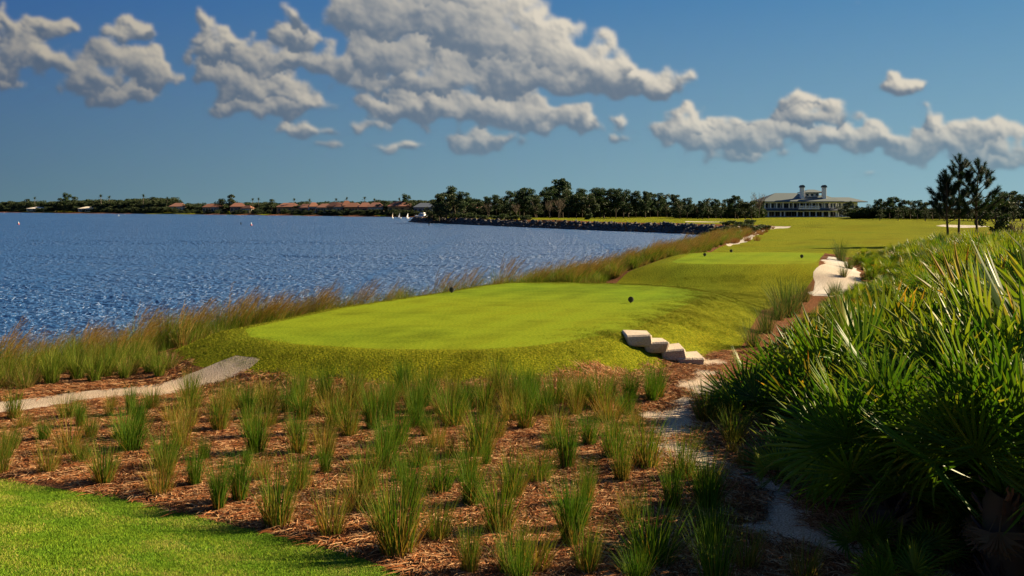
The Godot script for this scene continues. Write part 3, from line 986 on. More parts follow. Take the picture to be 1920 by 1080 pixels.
func build_shore_grass() -> void:
	rng.seed = 77
	var greens := [Color(0.08, 0.13, 0.014), Color(0.12, 0.16, 0.018), Color(0.055, 0.1, 0.012), Color(0.19, 0.19, 0.03)]
	var straws := [Color(0.26, 0.16, 0.06), Color(0.19, 0.1, 0.04), Color(0.28, 0.2, 0.09)]
	var heads := [Color(0.3, 0.17, 0.045), Color(0.36, 0.22, 0.06), Color(0.22, 0.12, 0.035), Color(0.4, 0.28, 0.1)]
	var kinds := []
	for i in 4:
		kinds.append([clump_mesh(230, 1.05, 0.5, greens, straws, 0.18 + 0.1 * i, 0.16), plume_mesh(16 + 7 * i, 1.25, 0.5, 0.3, heads), "tall green"])
	for i in 2:
		kinds.append([clump_mesh(230, 0.95, 0.55, greens, straws, 0.62, 0.16), null, "straw coloured"])
	for i in 2:
		kinds.append([clump_mesh(240, 0.9, 0.45, greens, straws, 0.1, 0.1), null, "leafy green"])
	# the strip between the water and the mown slope
	var used := []
	var spots := []
	for k in 14000:
		var d := rng.randf_range(13, 112.0) if k % 3 == 0 else rng.randf_range(13, 36.0)
		var x := rng.randf_range(-0.62 * d, minf(0.27 * d, 28.0))
		var p := Vector2(x, d)
		var s := sdf(p, SHORE)
		if s < 0.7 or s > (8.0 if d < 40.0 else 13.0) or sdf(p, GREEN) > -0.35 or sdf(p, LAWN) > -1.5:
			continue
		var path := line_dist(p, PATHS[0][0])
		if path < 1.1 or (d < 23.5 and x > -6.6) or (d < 21.0 and d < 18.6 + (x + 10.3) * 0.8 + 1.4):
			continue
		if not free_spot(p, used, 0.34 + d * 0.005):
			continue
		used.append(p)
		spots.append(Vector3(x, d, s))
	spots.sort_custom(func(a, b): return a.y < b.y)
	var stuff := []
	for i in spots.size():
		var s: Vector3 = spots[i]
		var kd: Array = kinds[rng.randi() % kinds.size()] if s.z < 6.0 else kinds[4 + rng.randi() % 4]
		var k := rng.randf_range(0.75, 1.2) * (1.0 if s.y < 26 else 1.3) * (1.15 if s.z < 3.5 else 0.85)
		var tf := Transform3D(Basis(Vector3.UP, rng.randf_range(-0.5, 0.5)).scaled(Vector3(k * 1.1, k, k)), Vector3(s.x, gy(s.x, s.y), -s.y))
		if i >= 150:
			stuff.append([kd, tf])
			continue
		var place := "on the river bank at the path" if s.y < 24 else ("on the bank beside the tee slope" if s.y < 34 else "on the far bank past the tee")
		var o := thing("shore_grass_clump", "%s shore grass %s%s" % [kd[2], "with brown wind-blown plumes " if kd[1] else "", place], "grass clump", tf.origin, 0.0, "tall grasses along the water")
		o.transform = tf
		part(o, "blades", kd[0], M.blade)
		if kd[1]:
			part(o, "seed_heads", kd[1], M.blade)
	for k in 820:
		var t := rng.randf()
		var d := lerpf(30.0, 150.0, t * t)
		var edge := 1e9
		for i in range(3, 12):
			if SHORE[i].y <= d and SHORE[i + 1].y > d:
				edge = lerpf(SHORE[i].x, SHORE[i + 1].x, (d - SHORE[i].y) / (SHORE[i + 1].y - SHORE[i].y))
		var x := edge + rng.randf_range(0.8, 9.0)
		if edge > 1e8 or sdf(Vector2(x, d), GREEN) > -0.3:
			continue
		var sc := rng.randf_range(0.85, 1.35)
		stuff.append([kinds[rng.randi() % kinds.size()], Transform3D(Basis(Vector3.UP, rng.randf_range(-0.5, 0.5)).scaled(Vector3(sc * 1.4, sc, sc * 1.4)), Vector3(x, gy(x, d), -d))])
	for kd in kinds:
		var tfs := []
		for e in stuff:
			if e[0] == kd:
				tfs.append(e[1])
		if tfs.size():
			many("shore_grass_mass", kd[0], M.blade, tfs, "%s grasses massed along the farther river bank" % kd[2], "grass")
			if kd[1]:
				many("shore_grass_plumes", kd[1], M.blade, tfs, "brown feathery plumes above the farther bank grasses", "grass")

func build_palmettos() -> void:
	rng.seed = 99
	var G := [Color(0.055, 0.12, 0.01), Color(0.085, 0.155, 0.013), Color(0.035, 0.085, 0.009), Color(0.13, 0.185, 0.016)]
	var Y := [Color(0.2, 0.21, 0.022), Color(0.26, 0.22, 0.03), Color(0.16, 0.2, 0.022)]
	var Bl := [Color(0.035, 0.085, 0.025), Color(0.045, 0.1, 0.03), Color(0.06, 0.11, 0.04)]
	var Or := [Color(0.42, 0.16, 0.02), Color(0.34, 0.19, 0.04), Color(0.45, 0.24, 0.04)]
	var Br := [Color(0.16, 0.085, 0.035), Color(0.11, 0.07, 0.04), Color(0.2, 0.12, 0.06)]
	var green := []
	var yellow := []
	var blue := []
	for i in 5:
		green.append(frond_mesh(23, 0.84, 0.66, 4.0, G + Y.slice(0, 1), Y, 0.03, 0.052, 0.18 * i - 0.1))
		yellow.append(frond_mesh(21, 0.8, 0.64, 3.9, Y + G, Or, 0.03, 0.052, 0.18 * i - 0.1))
		blue.append(frond_mesh(23, 0.8, 0.6, 4.1, Bl + G + G, Y, 0.04, 0.052, 0.18 * i - 0.1))
	var dead := []
	for i in 3:
		dead.append(frond_mesh(16, 0.6, 0.6, 3.2, Or if i == 0 else Br, Br, 0.6, 0.032))
	var big := []
	for i in 3:
		big.append(frond_mesh(28, 1.0, 0.85, 4.3, G, Y, 0.1, 0.046, 0.3 * i))
	# whole crowns for plants whose single fronds can no longer be picked apart
	var crowns := []
	for v in 6:
		var mb := MB.new()
		for i in 12:
			var src: ArrayMesh = [green, green, yellow, blue][(v + i / 4) % 4][i % 4]
			if i == 11 and v % 2 == 0:
				src = dead[0]
			var tf := frond_place(0.12 + 1.1 * pow(i / 12.0, 0.8), i * 2.4 + rng.randf(), rng.randf_range(0.85, 1.15))
			var arr := src.surface_get_arrays(0)
			for q in arr[Mesh.ARRAY_VERTEX]:
				mb.v.append(tf * q)
			mb.c.append_array(arr[Mesh.ARRAY_COLOR])
		crowns.append(mb.commit())
	var used := []
	var spots := []
	for k in 9000:
		var d := 8.2 + 66.0 * pow(rng.randf(), 1.3)
		var x := palm_edge(d) + rng.randf() * (0.58 * d + 2.0 - palm_edge(d))
		var p := Vector2(x, d)
		if zones(x, d, 1.2)[1] > -0.35 or (d > 70.0 and x < 24.0) or (d < 12.6 and x < 5.3) or (d < 10.6 and x < 6.2):
			continue
		if not free_spot(p, used, 1.02 + 0.009 * d):
			continue
		used.append(p)
		spots.append(Vector3(x, d, 0))
		if spots.size() >= 285:
			break
	spots.sort_custom(func(a, b): return a.y < b.y)
	for s in spots:
		var edge: float = s.x - palm_edge(s.y)
		var near: bool = s.y < 24.0
		var size := rng.randf_range(0.95, 1.25) * (0.85 + 0.35 * ss(0.0, 4.0, edge))
		size *= lerpf(0.62, 1.0, maxf(ss(1.5, 5.5, edge), ss(24.0, 19.0, s.y)))
		if near:
			size *= lerpf(0.9, 1.28, ss(0.3, 2.5, edge)) + 0.3 * ss(0.62, 0.5, s.y / (s.x * 3.2)) - (0.3 if s.y < 11.5 else 0.0)
		var look := rng.randi() % 4
		var hue: String = ["deep green", "yellow-tipped green", "bluish green", "deep green"][look]
		var has_dead := rng.randf() < 0.4
		var place := "beside the sandy track" if near and edge < 1.2 else ("in the near shaded thicket" if s.y < 14 else ("in the thicket past the stone steps" if near else ("at the sandy fairway edge" if edge < 3 else ("in the middle of the thicket" if s.y < 45 else "in the far thicket below the pines"))))
		var o := thing("palmetto", "%s fan palmetto %s%s" % [hue, "with dead orange-brown fronds " if has_dead else "", place], "palmetto", Vector3(s.x, gy(s.x, s.y) - 0.02, -s.y), rng.randf() * TAU, "fan palmettos in the thicket")
		o.scale = Vector3.ONE * size
		if not near:
			part(o, "crown", crowns[(look + (rng.randi() % 2) * 3) % 6], M.frond)
			continue
		var set: Array = [green, yellow, blue, green][look]
		var n := 9 + rng.randi() % 4
		for i in n:
			var f := part(o, "frond", set[rng.randi() % set.size()], M.frond)
			f.transform = frond_place(0.15 + 1.4 * pow((i + 0.3) / n, 0.9), i * 2.4 + rng.randf() * 0.8, rng.randf_range(0.85, 1.2))
		if has_dead:
			for i in 3:
				var f := part(o, "dead_frond", dead[rng.randi() % 3], M.frond)
				f.transform = frond_place(rng.randf_range(0.7, 1.7), rng.randf() * TAU, rng.randf_range(0.7, 1.0))
	# cabbage palms with stout trunks at the thicket's near end, some just out of view to the right
	var palms := [[5.15, 9.5, 1.05, "stout cabbage palm with a shaggy brown trunk by the shaded sand"], [4.55, 11.0, 0.55, "low cabbage palm with a bristly short trunk behind the shaded sand"], [6.4, 12.4, 1.0, "cabbage palm rising from the thicket past the sand"]]
	for a in palms:
		var o := thing("cabbage_palm", a[3], "palm", Vector3(a[0], gy(a[0], a[1]) - 0.05, -a[1]), rng.randf() * TAU, "cabbage palms at the thicket's end")
		var tr := MB.new()
		var pts := PackedVector3Array()
		var rs := PackedFloat32Array()
		for i in 9:
			pts.append(Vector3(0.03 * sin(i * 1.3), a[2] * i / 8.0 - 0.05, 0.03 * cos(i)))
			rs.append(0.19 + 0.025 * (i % 2) - 0.004 * i)
		tr.tube(pts, rs, 12, Color(0.09, 0.06, 0.042))
		part(o, "trunk", tr.commit(), M.bark)
		# old leaf bases stand off the trunk
		var boots := MB.new()
		for i in 46:
			var az := i * 2.4
			var y: float = a[2] * rng.randf_range(0.05, 0.98)
			var b := Vector3(cos(az) * 0.18, y, sin(az) * 0.18)
			limb(boots, b, b + Vector3(cos(az) * 0.12, 0.17, sin(az) * 0.12), 0.026, 0.012, pick([Color(0.12, 0.07, 0.045), Color(0.09, 0.06, 0.05), Color(0.17, 0.1, 0.06)]), 4)
		part(o, "leaf_bases", boots.commit(), M.bark)
		for i in 22:
			var f := part(o, "frond", big[rng.randi() % 3], M.frond)
			f.transform = frond_place(0.08 + 1.2 * pow(i / 22.0, 0.9), i * 2.4 + rng.randf() * 0.5, rng.randf_range(0.85, 1.1))
			f.position.y = a[2] - 0.05
		for i in 6:
			var f := part(o, "dead_frond", dead[1 + rng.randi() % 2], M.frond)
			f.transform = frond_place(rng.randf_range(1.5, 2.3), rng.randf() * TAU, rng.randf_range(0.6, 0.8))
			f.position.y = a[2] - 0.15
	# seedlings in the shaded sand
	for q in [[4.0, 10.2], [4.25, 9.75], [3.75, 12.9], [4.3, 12.2], [4.65, 10.1], [4.0, 9.2]]:
		var o := thing("palmetto_seedling", "small fan palmetto seedling on the shaded sandy ground", "palmetto", Vector3(q[0], gy(q[0], q[1]), -q[1]), rng.randf() * TAU, "palmetto seedlings on the shaded sand")
		o.scale = Vector3.ONE * 0.45
		for i in 7:
			var f := part(o, "frond", green[rng.randi() % 4], M.frond)
			f.transform = frond_place(0.3 + 0.14 * i, i * 2.4, rng.randf_range(0.8, 1.1))

func build_turf() -> void:
	rng.seed = 5
	var sets := [[Color(0.1, 0.19, 0.012), Color(0.13, 0.23, 0.016), Color(0.08, 0.16, 0.012)], [Color(0.15, 0.22, 0.014), Color(0.2, 0.26, 0.024), Color(0.1, 0.18, 0.014)], [Color(0.27, 0.26, 0.05), Color(0.18, 0.23, 0.025), Color(0.32, 0.27, 0.075)]]
	var lawn := []
	for i in 3:
		lawn.append(patch_mesh(330, 0.2, 0.036, 0.0055, sets[i], 1.1))
	var tf := [[], [], []]
	for k in 5200:
		var d := rng.randf_range(7.0, 15.0)
		var x := rng.randf_range(-0.58 * d - 0.2, 0.6)
		if sdf(Vector2(x, d), LAWN) > 0.08:
			var q := nz2.get_noise_2d(x * 22.0, d * 34.0) + rng.randf_range(-0.15, 0.15)
			tf[0 if q < 0.0 else (1 if q < 0.28 else 2)].append(on_ground(x, d, 1.0 + 0.9 * nz2.get_noise_2d(x * 45.0 + 50.0, d * 70.0)))
	for i in 3:
		many("lawn_grass", lawn[i], M.dry, tf[i], ["deep green", "light green", "straw flecked"][i] + " short grass of the near mown lawn", "grass")
	# longer turf on the banks of the tee
	var bank := [Color(0.125, 0.155, 0.008), Color(0.085, 0.118, 0.007), Color(0.17, 0.182, 0.012), Color(0.24, 0.205, 0.028)]
	var slope := patch_mesh(260, 0.32, 0.036, 0.006, bank, 1.25)
	var at := []
	for k in 15000:
		var d := rng.randf_range(18.5, 46.0)
		var x := rng.randf_range(-9.5, 15.0)
		var p := Vector2(x, d)
		if sdf(p, GREEN) > 0.05 and sdf(p, TEE) < (rng.randf() * rng.randf() * 2.2 if x > 0.5 and d > 22.5 else -0.1):
			at.append(on_ground(x, d, 0.85 + 0.7 * nz2.get_noise_2d(x * 24.0, d * 34.0)))
	many("bank_turf", slope, M.dry, at, "rough yellow-green turf on the banks of the tee", "grass")

func build_straw() -> void:
	rng.seed = 8
	var cols := [Color(0.21, 0.078, 0.028), Color(0.27, 0.12, 0.05), Color(0.13, 0.045, 0.018), Color(0.34, 0.2, 0.1), Color(0.06, 0.024, 0.013)]
	for v in 2:
		var m := straw_mesh(190, 0.3, cols)
		var at := []
		for k in 3300:
			var d := rng.randf_range(7.0, 25.0)
			var x := rng.randf_range(-0.62 * d, 6.5)
			var z := zones(x, d, 1.2)
			if z[3] > -0.3 or z[4] > 0.15 or z[0] > rng.randf_range(-0.35, -0.1 if x < 0.0 else 0.3) or sdf(Vector2(x, d), SHORE) < 2.5 or (x < 0.0 and height(x, d) > 1.5 and d > 17.0):
				continue
			at.append(on_ground(x, d, rng.randf_range(0.8, 1.2)))
		many("pine_straw", m, M.dry, at, "reddish brown fallen pine needles covering the planting bed", "pine straw")

func build_steps() -> void:
	rng.seed = 15
	# four rough limestone slabs going down to the right of the tee
	var o := thing("stone_steps", "four rough pale limestone slab steps set into the tee bank", "steps", Vector3(3.2, 1.2, -23.3))
	var tops := [2.03, 1.85, 1.66, 1.47]
	for i in 4:
		var mb := MB.new()
		var x0 := -0.3 + 0.44 * i
		mb.hull(Vector3(x0, tops[i] - 1.2 - 0.3, -0.5), Vector3(x0 + 0.62, tops[i] - 1.2, 0.48), 0.04, Color.WHITE, 0.05, rng)
		var st := part(o, "step", mb.commit(), M.stone)
		st.rotation.y = rng.randf_range(-0.05, 0.05)

func build_markers() -> void:
	var lathe := func(prof: Array) -> ArrayMesh:
		var mb := MB.new()
		var pts := PackedVector3Array()
		var rs := PackedFloat32Array()
		for q in prof:
			pts.append(Vector3(0, q[1], 0)); rs.append(q[0])
		mb.tube(pts, rs, 14)
		return mb.commit()
	var ball := []
	for i in 9:
		var a := PI * (i / 8.0)
		ball.append([maxf(0.1 * sin(a), 0.001), 0.12 - 0.1 * cos(a)])
	var bm: ArrayMesh = lathe.call(ball)
	var sm: ArrayMesh = lathe.call([[0.02, -0.08], [0.02, 0.03], [0.05, 0.03], [0.05, 0.035], [0.012, 0.036]])
	var words := ["round black tee marker on the open turf near the stone steps", "round black tee marker at the river side of the near tee", "dark tee marker on the river edge of the second tee", "dark tee marker at the back of the second tee", "dark tee marker on the thicket side of the second tee"]
	var spots := [[4.05, 30.9], [-2.3, 34.6], [11.8, 55.5], [14.6, 60.4], [17.1, 53.5]]
	for i in 5:
		var o := thing("tee_marker", words[i], "tee marker", Vector3(spots[i][0], gy(spots[i][0], spots[i][1]), -spots[i][1]), 0.0, "tee markers on the two tees")
		part(o, "ball", bm, M.black)
		part(o, "spike", sm, M.black)

func build_clubhouse() -> void:
	var o := thing("clubhouse", "white two-storey clubhouse with verandas, green hip roofs and two chimneys", "building", Vector3(94.4, 1.75, -340))
	var box := func(parent: Node, called: String, lo: Vector3, hi: Vector3, m: Material, bevel := 0.0) -> MeshInstance3D:
		var mb := MB.new()
		mb.box(lo, hi, bevel)
		return part(parent, called, mb.commit(), m)
	var hip := func(parent: Node, called: String, x0: float, x1: float, z0: float, z1: float, y: float, top: float, inset: float) -> MeshInstance3D:
		# hip roof over x0..x1, z0 (front) .. z1 (back, smaller): ridge along x
		var mb := MB.new()
		var zm := (z0 + z1) * 0.5
		var a := Vector3(x0, y, z0)
		var b := Vector3(x1, y, z0)
		var c := Vector3(x1, y, z1)
		var d := Vector3(x0, y, z1)
		var r0 := Vector3(x0 + inset, top, zm)
		var r1 := Vector3(x1 - inset, top, zm)
		mb.face([a, b, r1, r0], Vector3(0, 1, 1))
		mb.face([c, d, r0, r1], Vector3(0, 1, -1))
		mb.face([d, a, r0], Vector3(-1, 1, 0))
		mb.face([b, c, r1], Vector3(1, 1, 0))
		mb.box(Vector3(x0, y - 0.28, z1), Vector3(x1, y - 0.003, z0))
		return part(parent, called, mb.commit(), M.roof)
	# the body stands back behind the verandas
	box.call(o, "wall", Vector3(0.6, 0, -15), Vector3(28.4, 6.05, -2.6), M.white)
	box.call(o, "wall", Vector3(28.4, 0, -17), Vector3(37.2, 6.05, -5.2), M.white)
	box.call(o, "foundation", Vector3(0, -0.6, -2.6), Vector3(28.6, 0.55, 0.3), M.slate)
	box.call(o, "veranda_floor", Vector3(0, 3.5, -2.6), Vector3(28.6, 3.75, 0.25), M.white)
	var skirt := MB.new()
	skirt.face([Vector3(-0.5, 2.95, 1.2), Vector3(29, 2.95, 1.2), Vector3(29, 3.72, 0.26), Vector3(-0.5, 3.72, 0.26)], Vector3(0, 1, 1))
	skirt.box(Vector3(-0.5, 2.8, 0.3), Vector3(29, 2.947, 1.2))
	part(o, "veranda_roof", skirt.commit(), M.slate)
	box.call(o, "beam", Vector3(0.2, 2.45, -0.1), Vector3(28.4, 2.797, 0.2), M.white)
	box.call(o, "beam", Vector3(0.2, 5.75, -0.1), Vector3(28.4, 6.05, 0.2), M.white)
	for x in [0.4, 2.5, 4.8, 7.2, 9.5, 11.0, 13.4, 15.7, 18.0, 20.4, 22.8, 25.9, 27.9]:
		box.call(o, "column", Vector3(x - 0.2, 3.752, -0.1), Vector3(x + 0.2, 5.748, 0.2), M.white, 0.03)
	for x in [1.7, 6.3, 7.8, 12.5, 14.9, 17.2, 19.6, 22.0, 24.4, 27.9]:
		box.call(o, "column", Vector3(x - 0.22, 0.552, -0.1), Vector3(x + 0.22, 2.448, 0.2), M.white, 0.03)
	for x in [1.4, 3.6, 6.0, 8.3, 10.2, 12.2, 14.5, 16.8, 19.2, 21.6, 24.3, 26.9]:
		for y in [0.75, 3.9]:
			var f: Node = box.call(o, "window", Vector3(x - 1.0, y - 0.1, -2.597), Vector3(x + 1.0, y + 1.78, -2.5), M.white)
			box.call(f, "pane", Vector3(x - 0.93, y, -2.497), Vector3(x - 0.03, y + 1.7, -2.47), M.glass)
			box.call(f, "pane", Vector3(x + 0.03, y, -2.497), Vector3(x + 0.93, y + 1.7, -2.47), M.glass)
	for x in [29.9, 32.4, 34.9]:
		for y in [0.75, 3.9]:
			box.call(o, "window", Vector3(x - 0.8, y, -5.197), Vector3(x + 0.8, y + 1.7, -5.1), M.glass)
	var bal: Node = box.call(o, "balcony", Vector3(12.4, 3.4, 1.21), Vector3(20.2, 3.7, 2.4), M.white)
	box.call(bal, "rail", Vector3(12.4, 4.5, 2.25), Vector3(20.2, 4.65, 2.4), M.white)
	for i in 27:
		box.call(bal, "baluster", Vector3(12.45 + i * 0.295, 3.703, 2.29), Vector3(12.57 + i * 0.295, 4.497, 2.37), M.white)
	for i in 4:
		box.call(o, "stair", Vector3(11.8 - 0.25 * i, 0.4 - 0.16 * i - 0.3, 0.31 + 0.5 * i), Vector3(20.6 + 0.25 * i, 0.4 - 0.16 * i, 0.8 + 0.5 * i), M.white)
	# roofs
	hip.call(o, "roof", -1.0, 22.0, 0.9, -16.0, 6.34, 9.6, 7.5)
	hip.call(o, "roof", 9.2, 29.6, 1.6, -11.0, 6.37, 8.7, 5.0)
	hip.call(o, "roof", 25.5, 40.2, -3.0, -19.0, 6.31, 8.0, 4.2)
	box.call(o, "lantern_wall", Vector3(16.6, 7.6, -9.5), Vector3(21.8, 9.5, -3.2), M.white)
	for x in [17.4, 19.2, 21.0]:
		box.call(o, "window", Vector3(x - 0.45, 8.35, -3.197), Vector3(x + 0.45, 9.3, -3.1), M.glass)
	hip.call(o, "lantern_roof", 15.8, 24.0, -2.2, -10.5, 9.8, 10.9, 3.0)
	for x in [14.95, 23.25]:
		var ch: Node = box.call(o, "chimney", Vector3(x - 0.68, 6.9, -2.6), Vector3(x + 0.68, 11.6, -1.1), M.white, 0.04)
		var cap := MB.new()
		for k in 8:
			var a := PI * k / 8.0
			var b := PI * (k + 1) / 8.0
			var p := Vector3(x - cos(a) * 0.95, 11.604 + sin(a) * 0.95, 0)
			var q := Vector3(x - cos(b) * 0.95, 11.604 + sin(b) * 0.95, 0)
			cap.face([p + Vector3(0, 0, -0.95), q + Vector3(0, 0, -0.95), q + Vector3(0, 0, -2.75), p + Vector3(0, 0, -2.75)], Vector3((p.x + q.x) * 0.5 - x, 1, 0))
			for z in [-0.95, -2.75]:
				cap.face([Vector3(x, 11.604, z), Vector3(p.x, p.y, z), Vector3(q.x, q.y, z)], Vector3(0, 0, 1 if z > -1 else -1))
		part(ch, "arched_cap", cap.commit(), M.slate)

func house(label: String, px: float, d: float, w: float, h: float, roof: StandardMaterial3D, wall: StandardMaterial3D, turn := 0.0, y := 0.0) -> void:
	d = shore_d(px) + 34.0
	w *= 0.85
	var x := (px - 960.0) / 1700.0 * d
	var o := thing("shore_house", label, "house", Vector3(x, maxf(gy(x, d), 0.8) - 0.3 + y, -d), turn, "houses on the far shore")
	var wb := MB.new()
	wb.box(Vector3(-w * 0.5, 0, -w * 0.3), Vector3(w * 0.5, h * 0.62, w * 0.3))
	wb.box(Vector3(w * 0.1, 0, w * 0.301), Vector3(w * 0.42, h * 0.5, w * 0.42))
	part(o, "wall", wb.commit(), wall)
	var rb := MB.new()
	var e := 0.7
	var Y := h * 0.62
	var f := w * 0.3 + e
	var l := w * 0.5 + e
	rb.face([Vector3(-l, Y, f), Vector3(l, Y, f), Vector3(w * 0.22, h, 0), Vector3(-w * 0.22, h, 0)], Vector3(0, 1, 1))
	rb.face([Vector3(-l, Y, -f), Vector3(l, Y, -f), Vector3(w * 0.22, h, 0), Vector3(-w * 0.22, h, 0)], Vector3(0, 1, -1))
	rb.face([Vector3(-l, Y, f), Vector3(-l, Y, -f), Vector3(-w * 0.22, h, 0)], Vector3(-1, 1, 0))
	rb.face([Vector3(l, Y, f), Vector3(l, Y, -f), Vector3(w * 0.22, h, 0)], Vector3(1, 1, 0))
	rb.box(Vector3(-l, Y - 0.3, -f), Vector3(l, Y - 0.004, f))
	part(o, "roof", rb.commit(), roof)
	for i in 4:
		var wi := MB.new()
		var cx := w * (-0.4 + 0.22 * i)
		if cx > w * 0.05:
			wi.box(Vector3(cx - 0.9, h * 0.12, w * 0.424), Vector3(cx + 0.9, h * 0.4, w * 0.435))
		else:
			wi.box(Vector3(cx - 0.9, h * 0.18, w * 0.304), Vector3(cx + 0.9, h * 0.46, w * 0.315))
		part(o, "window", wi.commit(), M.glass)

func shore_d(px: float) -> float:
	# distance of the far shore along a line of sight
	var a := [[-200, 1900], [0, 1473], [200, 1105], [400, 884], [600, 707], [780, 589], [900, 545], [1000, 530]]
	for i in a.size() - 1:
		if px <= a[i + 1][0]:
			return lerpf(a[i][1], a[i + 1][1], (px - a[i][0]) / (a[i + 1][0] - a[i][0]))
	return 530.0

func build_far_shore() -> void:
	rng.seed = 23
	var red := mat(lin(0.14, 0.055, 0.035), 0.9)
	var orange := mat(lin(0.17, 0.07, 0.04), 0.9)
	var brown := mat(lin(0.2, 0.09, 0.06), 0.9)
	var navy := mat(lin(0.06, 0.08, 0.11), 0.8)
	var cream := mat(lin(0.42, 0.31, 0.18), 0.9)
	var pale := mat(lin(0.5, 0.45, 0.36), 0.9)
	var pink := mat(lin(0.36, 0.19, 0.14), 0.9)
	var ochre := mat(lin(0.4, 0.22, 0.09), 0.9)
	house("long low cream pavilion on the water's edge among dark trees", 78, 1270, 40, 7, mat(lin(0.5, 0.46, 0.4)), cream)
	house("low white house in the trees apart from the red roofs", 170, 1160, 30, 7, pale, pale)
	house("brown roofed house half hidden by trees on the far shore", 335, 950, 20, 10, brown, pale)
	house("orange roofed house next to a tall bushy tree", 395, 905, 16, 9, orange, cream)
	house("small red roofed house close under the tall bushy tree", 409, 890, 14, 9, red, pale)
	house("pink walled red roofed villa past the tall bushy tree", 447, 850, 18, 9.5, red, pink, 0.3)
	house("small orange roofed house with a bright wall", 465, 845, 12, 7, orange, pale, -0.3)
	house("wide deep red roofed villa in mid far shore", 542, 770, 24, 9, red, ochre, 0.2)
	house("pinkish house next to the wide red villa", 573, 750, 12, 8, brown, pink)
	house("narrow house with a pale tower wall", 588, 745, 9, 9, orange, pale, 0.4)
	house("low house with a cream front on the shore", 610, 725, 14, 8, brown, cream)
	house("orange roofed house beside a cream neighbour", 628, 715, 13, 9, orange, ochre, -0.2)
	house("broad cream house with a pale upper wall", 641, 700, 14, 8.5, red, pale)
	house("tall thin pale house between red roofs", 650, 705, 8, 10, orange, cream, 0.3)
	house("yellow ochre villa with orange roof", 663, 690, 15, 8.5, orange, ochre)
	house("pink walled house with red roof near the marina", 685, 672, 12, 8.5, red, pink, 0.3)
	house("red roofed house between the pink house and the marina", 705, 660, 13, 8.5, brown, pale)
	house("large terracotta roofed villa behind the small sailboats", 752, 620, 22, 9, red, ochre, 0.15)
	house("dark blue roofed boathouse behind the motor yacht", 796, 575, 16, 7.5, navy, mat(lin(0.2, 0.22, 0.26)))
	house("faded red roofed house seen through the point's trees", 857, 470, 12, 7, brown, navy)
	house("second faded red roofed house seen through the point's trees", 888, 465, 14, 7, brown, navy)
	# trees: a continuous low wood, and single ones that stand out above it
	var oak := tree_proto("far_oak", "oak", 9)
	var oak2 := tree_proto("far_oak", "oak", 9)
	var palm := tree_proto("far_palm", "palm", 10)
	var pine := tree_proto("far_pine", "pine", 12)
	var wood := [[], []]
	for i in 900:
		var px := -60.0 + 960.0 * i / 899.0 + rng.randf_range(-6, 6)
		var row := i % 3
		var d: float = shore_d(px) + [rng.randf_range(3, 14), rng.randf_range(45, 70), rng.randf_range(70, 120)][row]
		var x := (px - 960.0) / 1700.0 * d
		var k: float = [rng.randf_range(0.3, 0.5), rng.randf_range(0.6, 0.95), rng.randf_range(0.8, 1.1)][row]
		k *= 2.0 if px < 330 else 1.25
		wood[i % 2].append(Transform3D(Basis(Vector3.UP, rng.randf() * TAU).scaled(Vector3(k * 1.5, k, k * 1.5)), Vector3(x, maxf(gy(x, d), 0.4) - 0.8, -d)))
	for v in 2:
		var mb := MB.new()
		var pr: Array = [oak, oak2][v]
		var arr: Array = pr[1].surface_get_arrays(0)
		mb.v = arr[Mesh.ARRAY_VERTEX]
		mb.c = arr[Mesh.ARRAY_COLOR]
		many("far_wood", mb.commit(), M.leaf, wood[v], "dark low wood running along the whole far shore", "wood")
	var singles := [[55, 381, oak], [65, 380, palm], [118, 379, oak], [126, 374, pine], [138, 376, oak], [190, 375, palm], [205, 378, palm], [268, 374, palm], [294, 376, oak], [313, 379, palm], [424, 371, oak], [474, 382, palm], [484, 381, palm], [510, 381, oak], [552, 382, palm], [580, 383, palm], [630, 382, palm], [651, 380, palm], [684, 379, palm], [703, 382, palm], [716, 384, oak], [748, 381, palm], [762, 376, pine], [782, 386, oak]]
	for s in singles:
		var d := shore_d(s[0]) + 40.0
		var names := {"far_oak": "round dark tree", "far_palm": "slim palm", "far_pine": "flat-topped pine"}
		var place := "apart from the red roofs" if s[0] < 330 else ("among the first red roofs" if s[0] < 520 else ("among the middle villas" if s[0] < 670 else "near the marina"))
		plant_tree(s[2], "%s rising above the far shore wood %s" % [names[s[2][3]], place], "trees above the far shore", (s[0] - 960.0) / 1700.0 * d, d, (403.0 - s[1]) / 1700.0 * d + 3.0, 1.2 if s[2][3] == "far_oak" else 1.0)

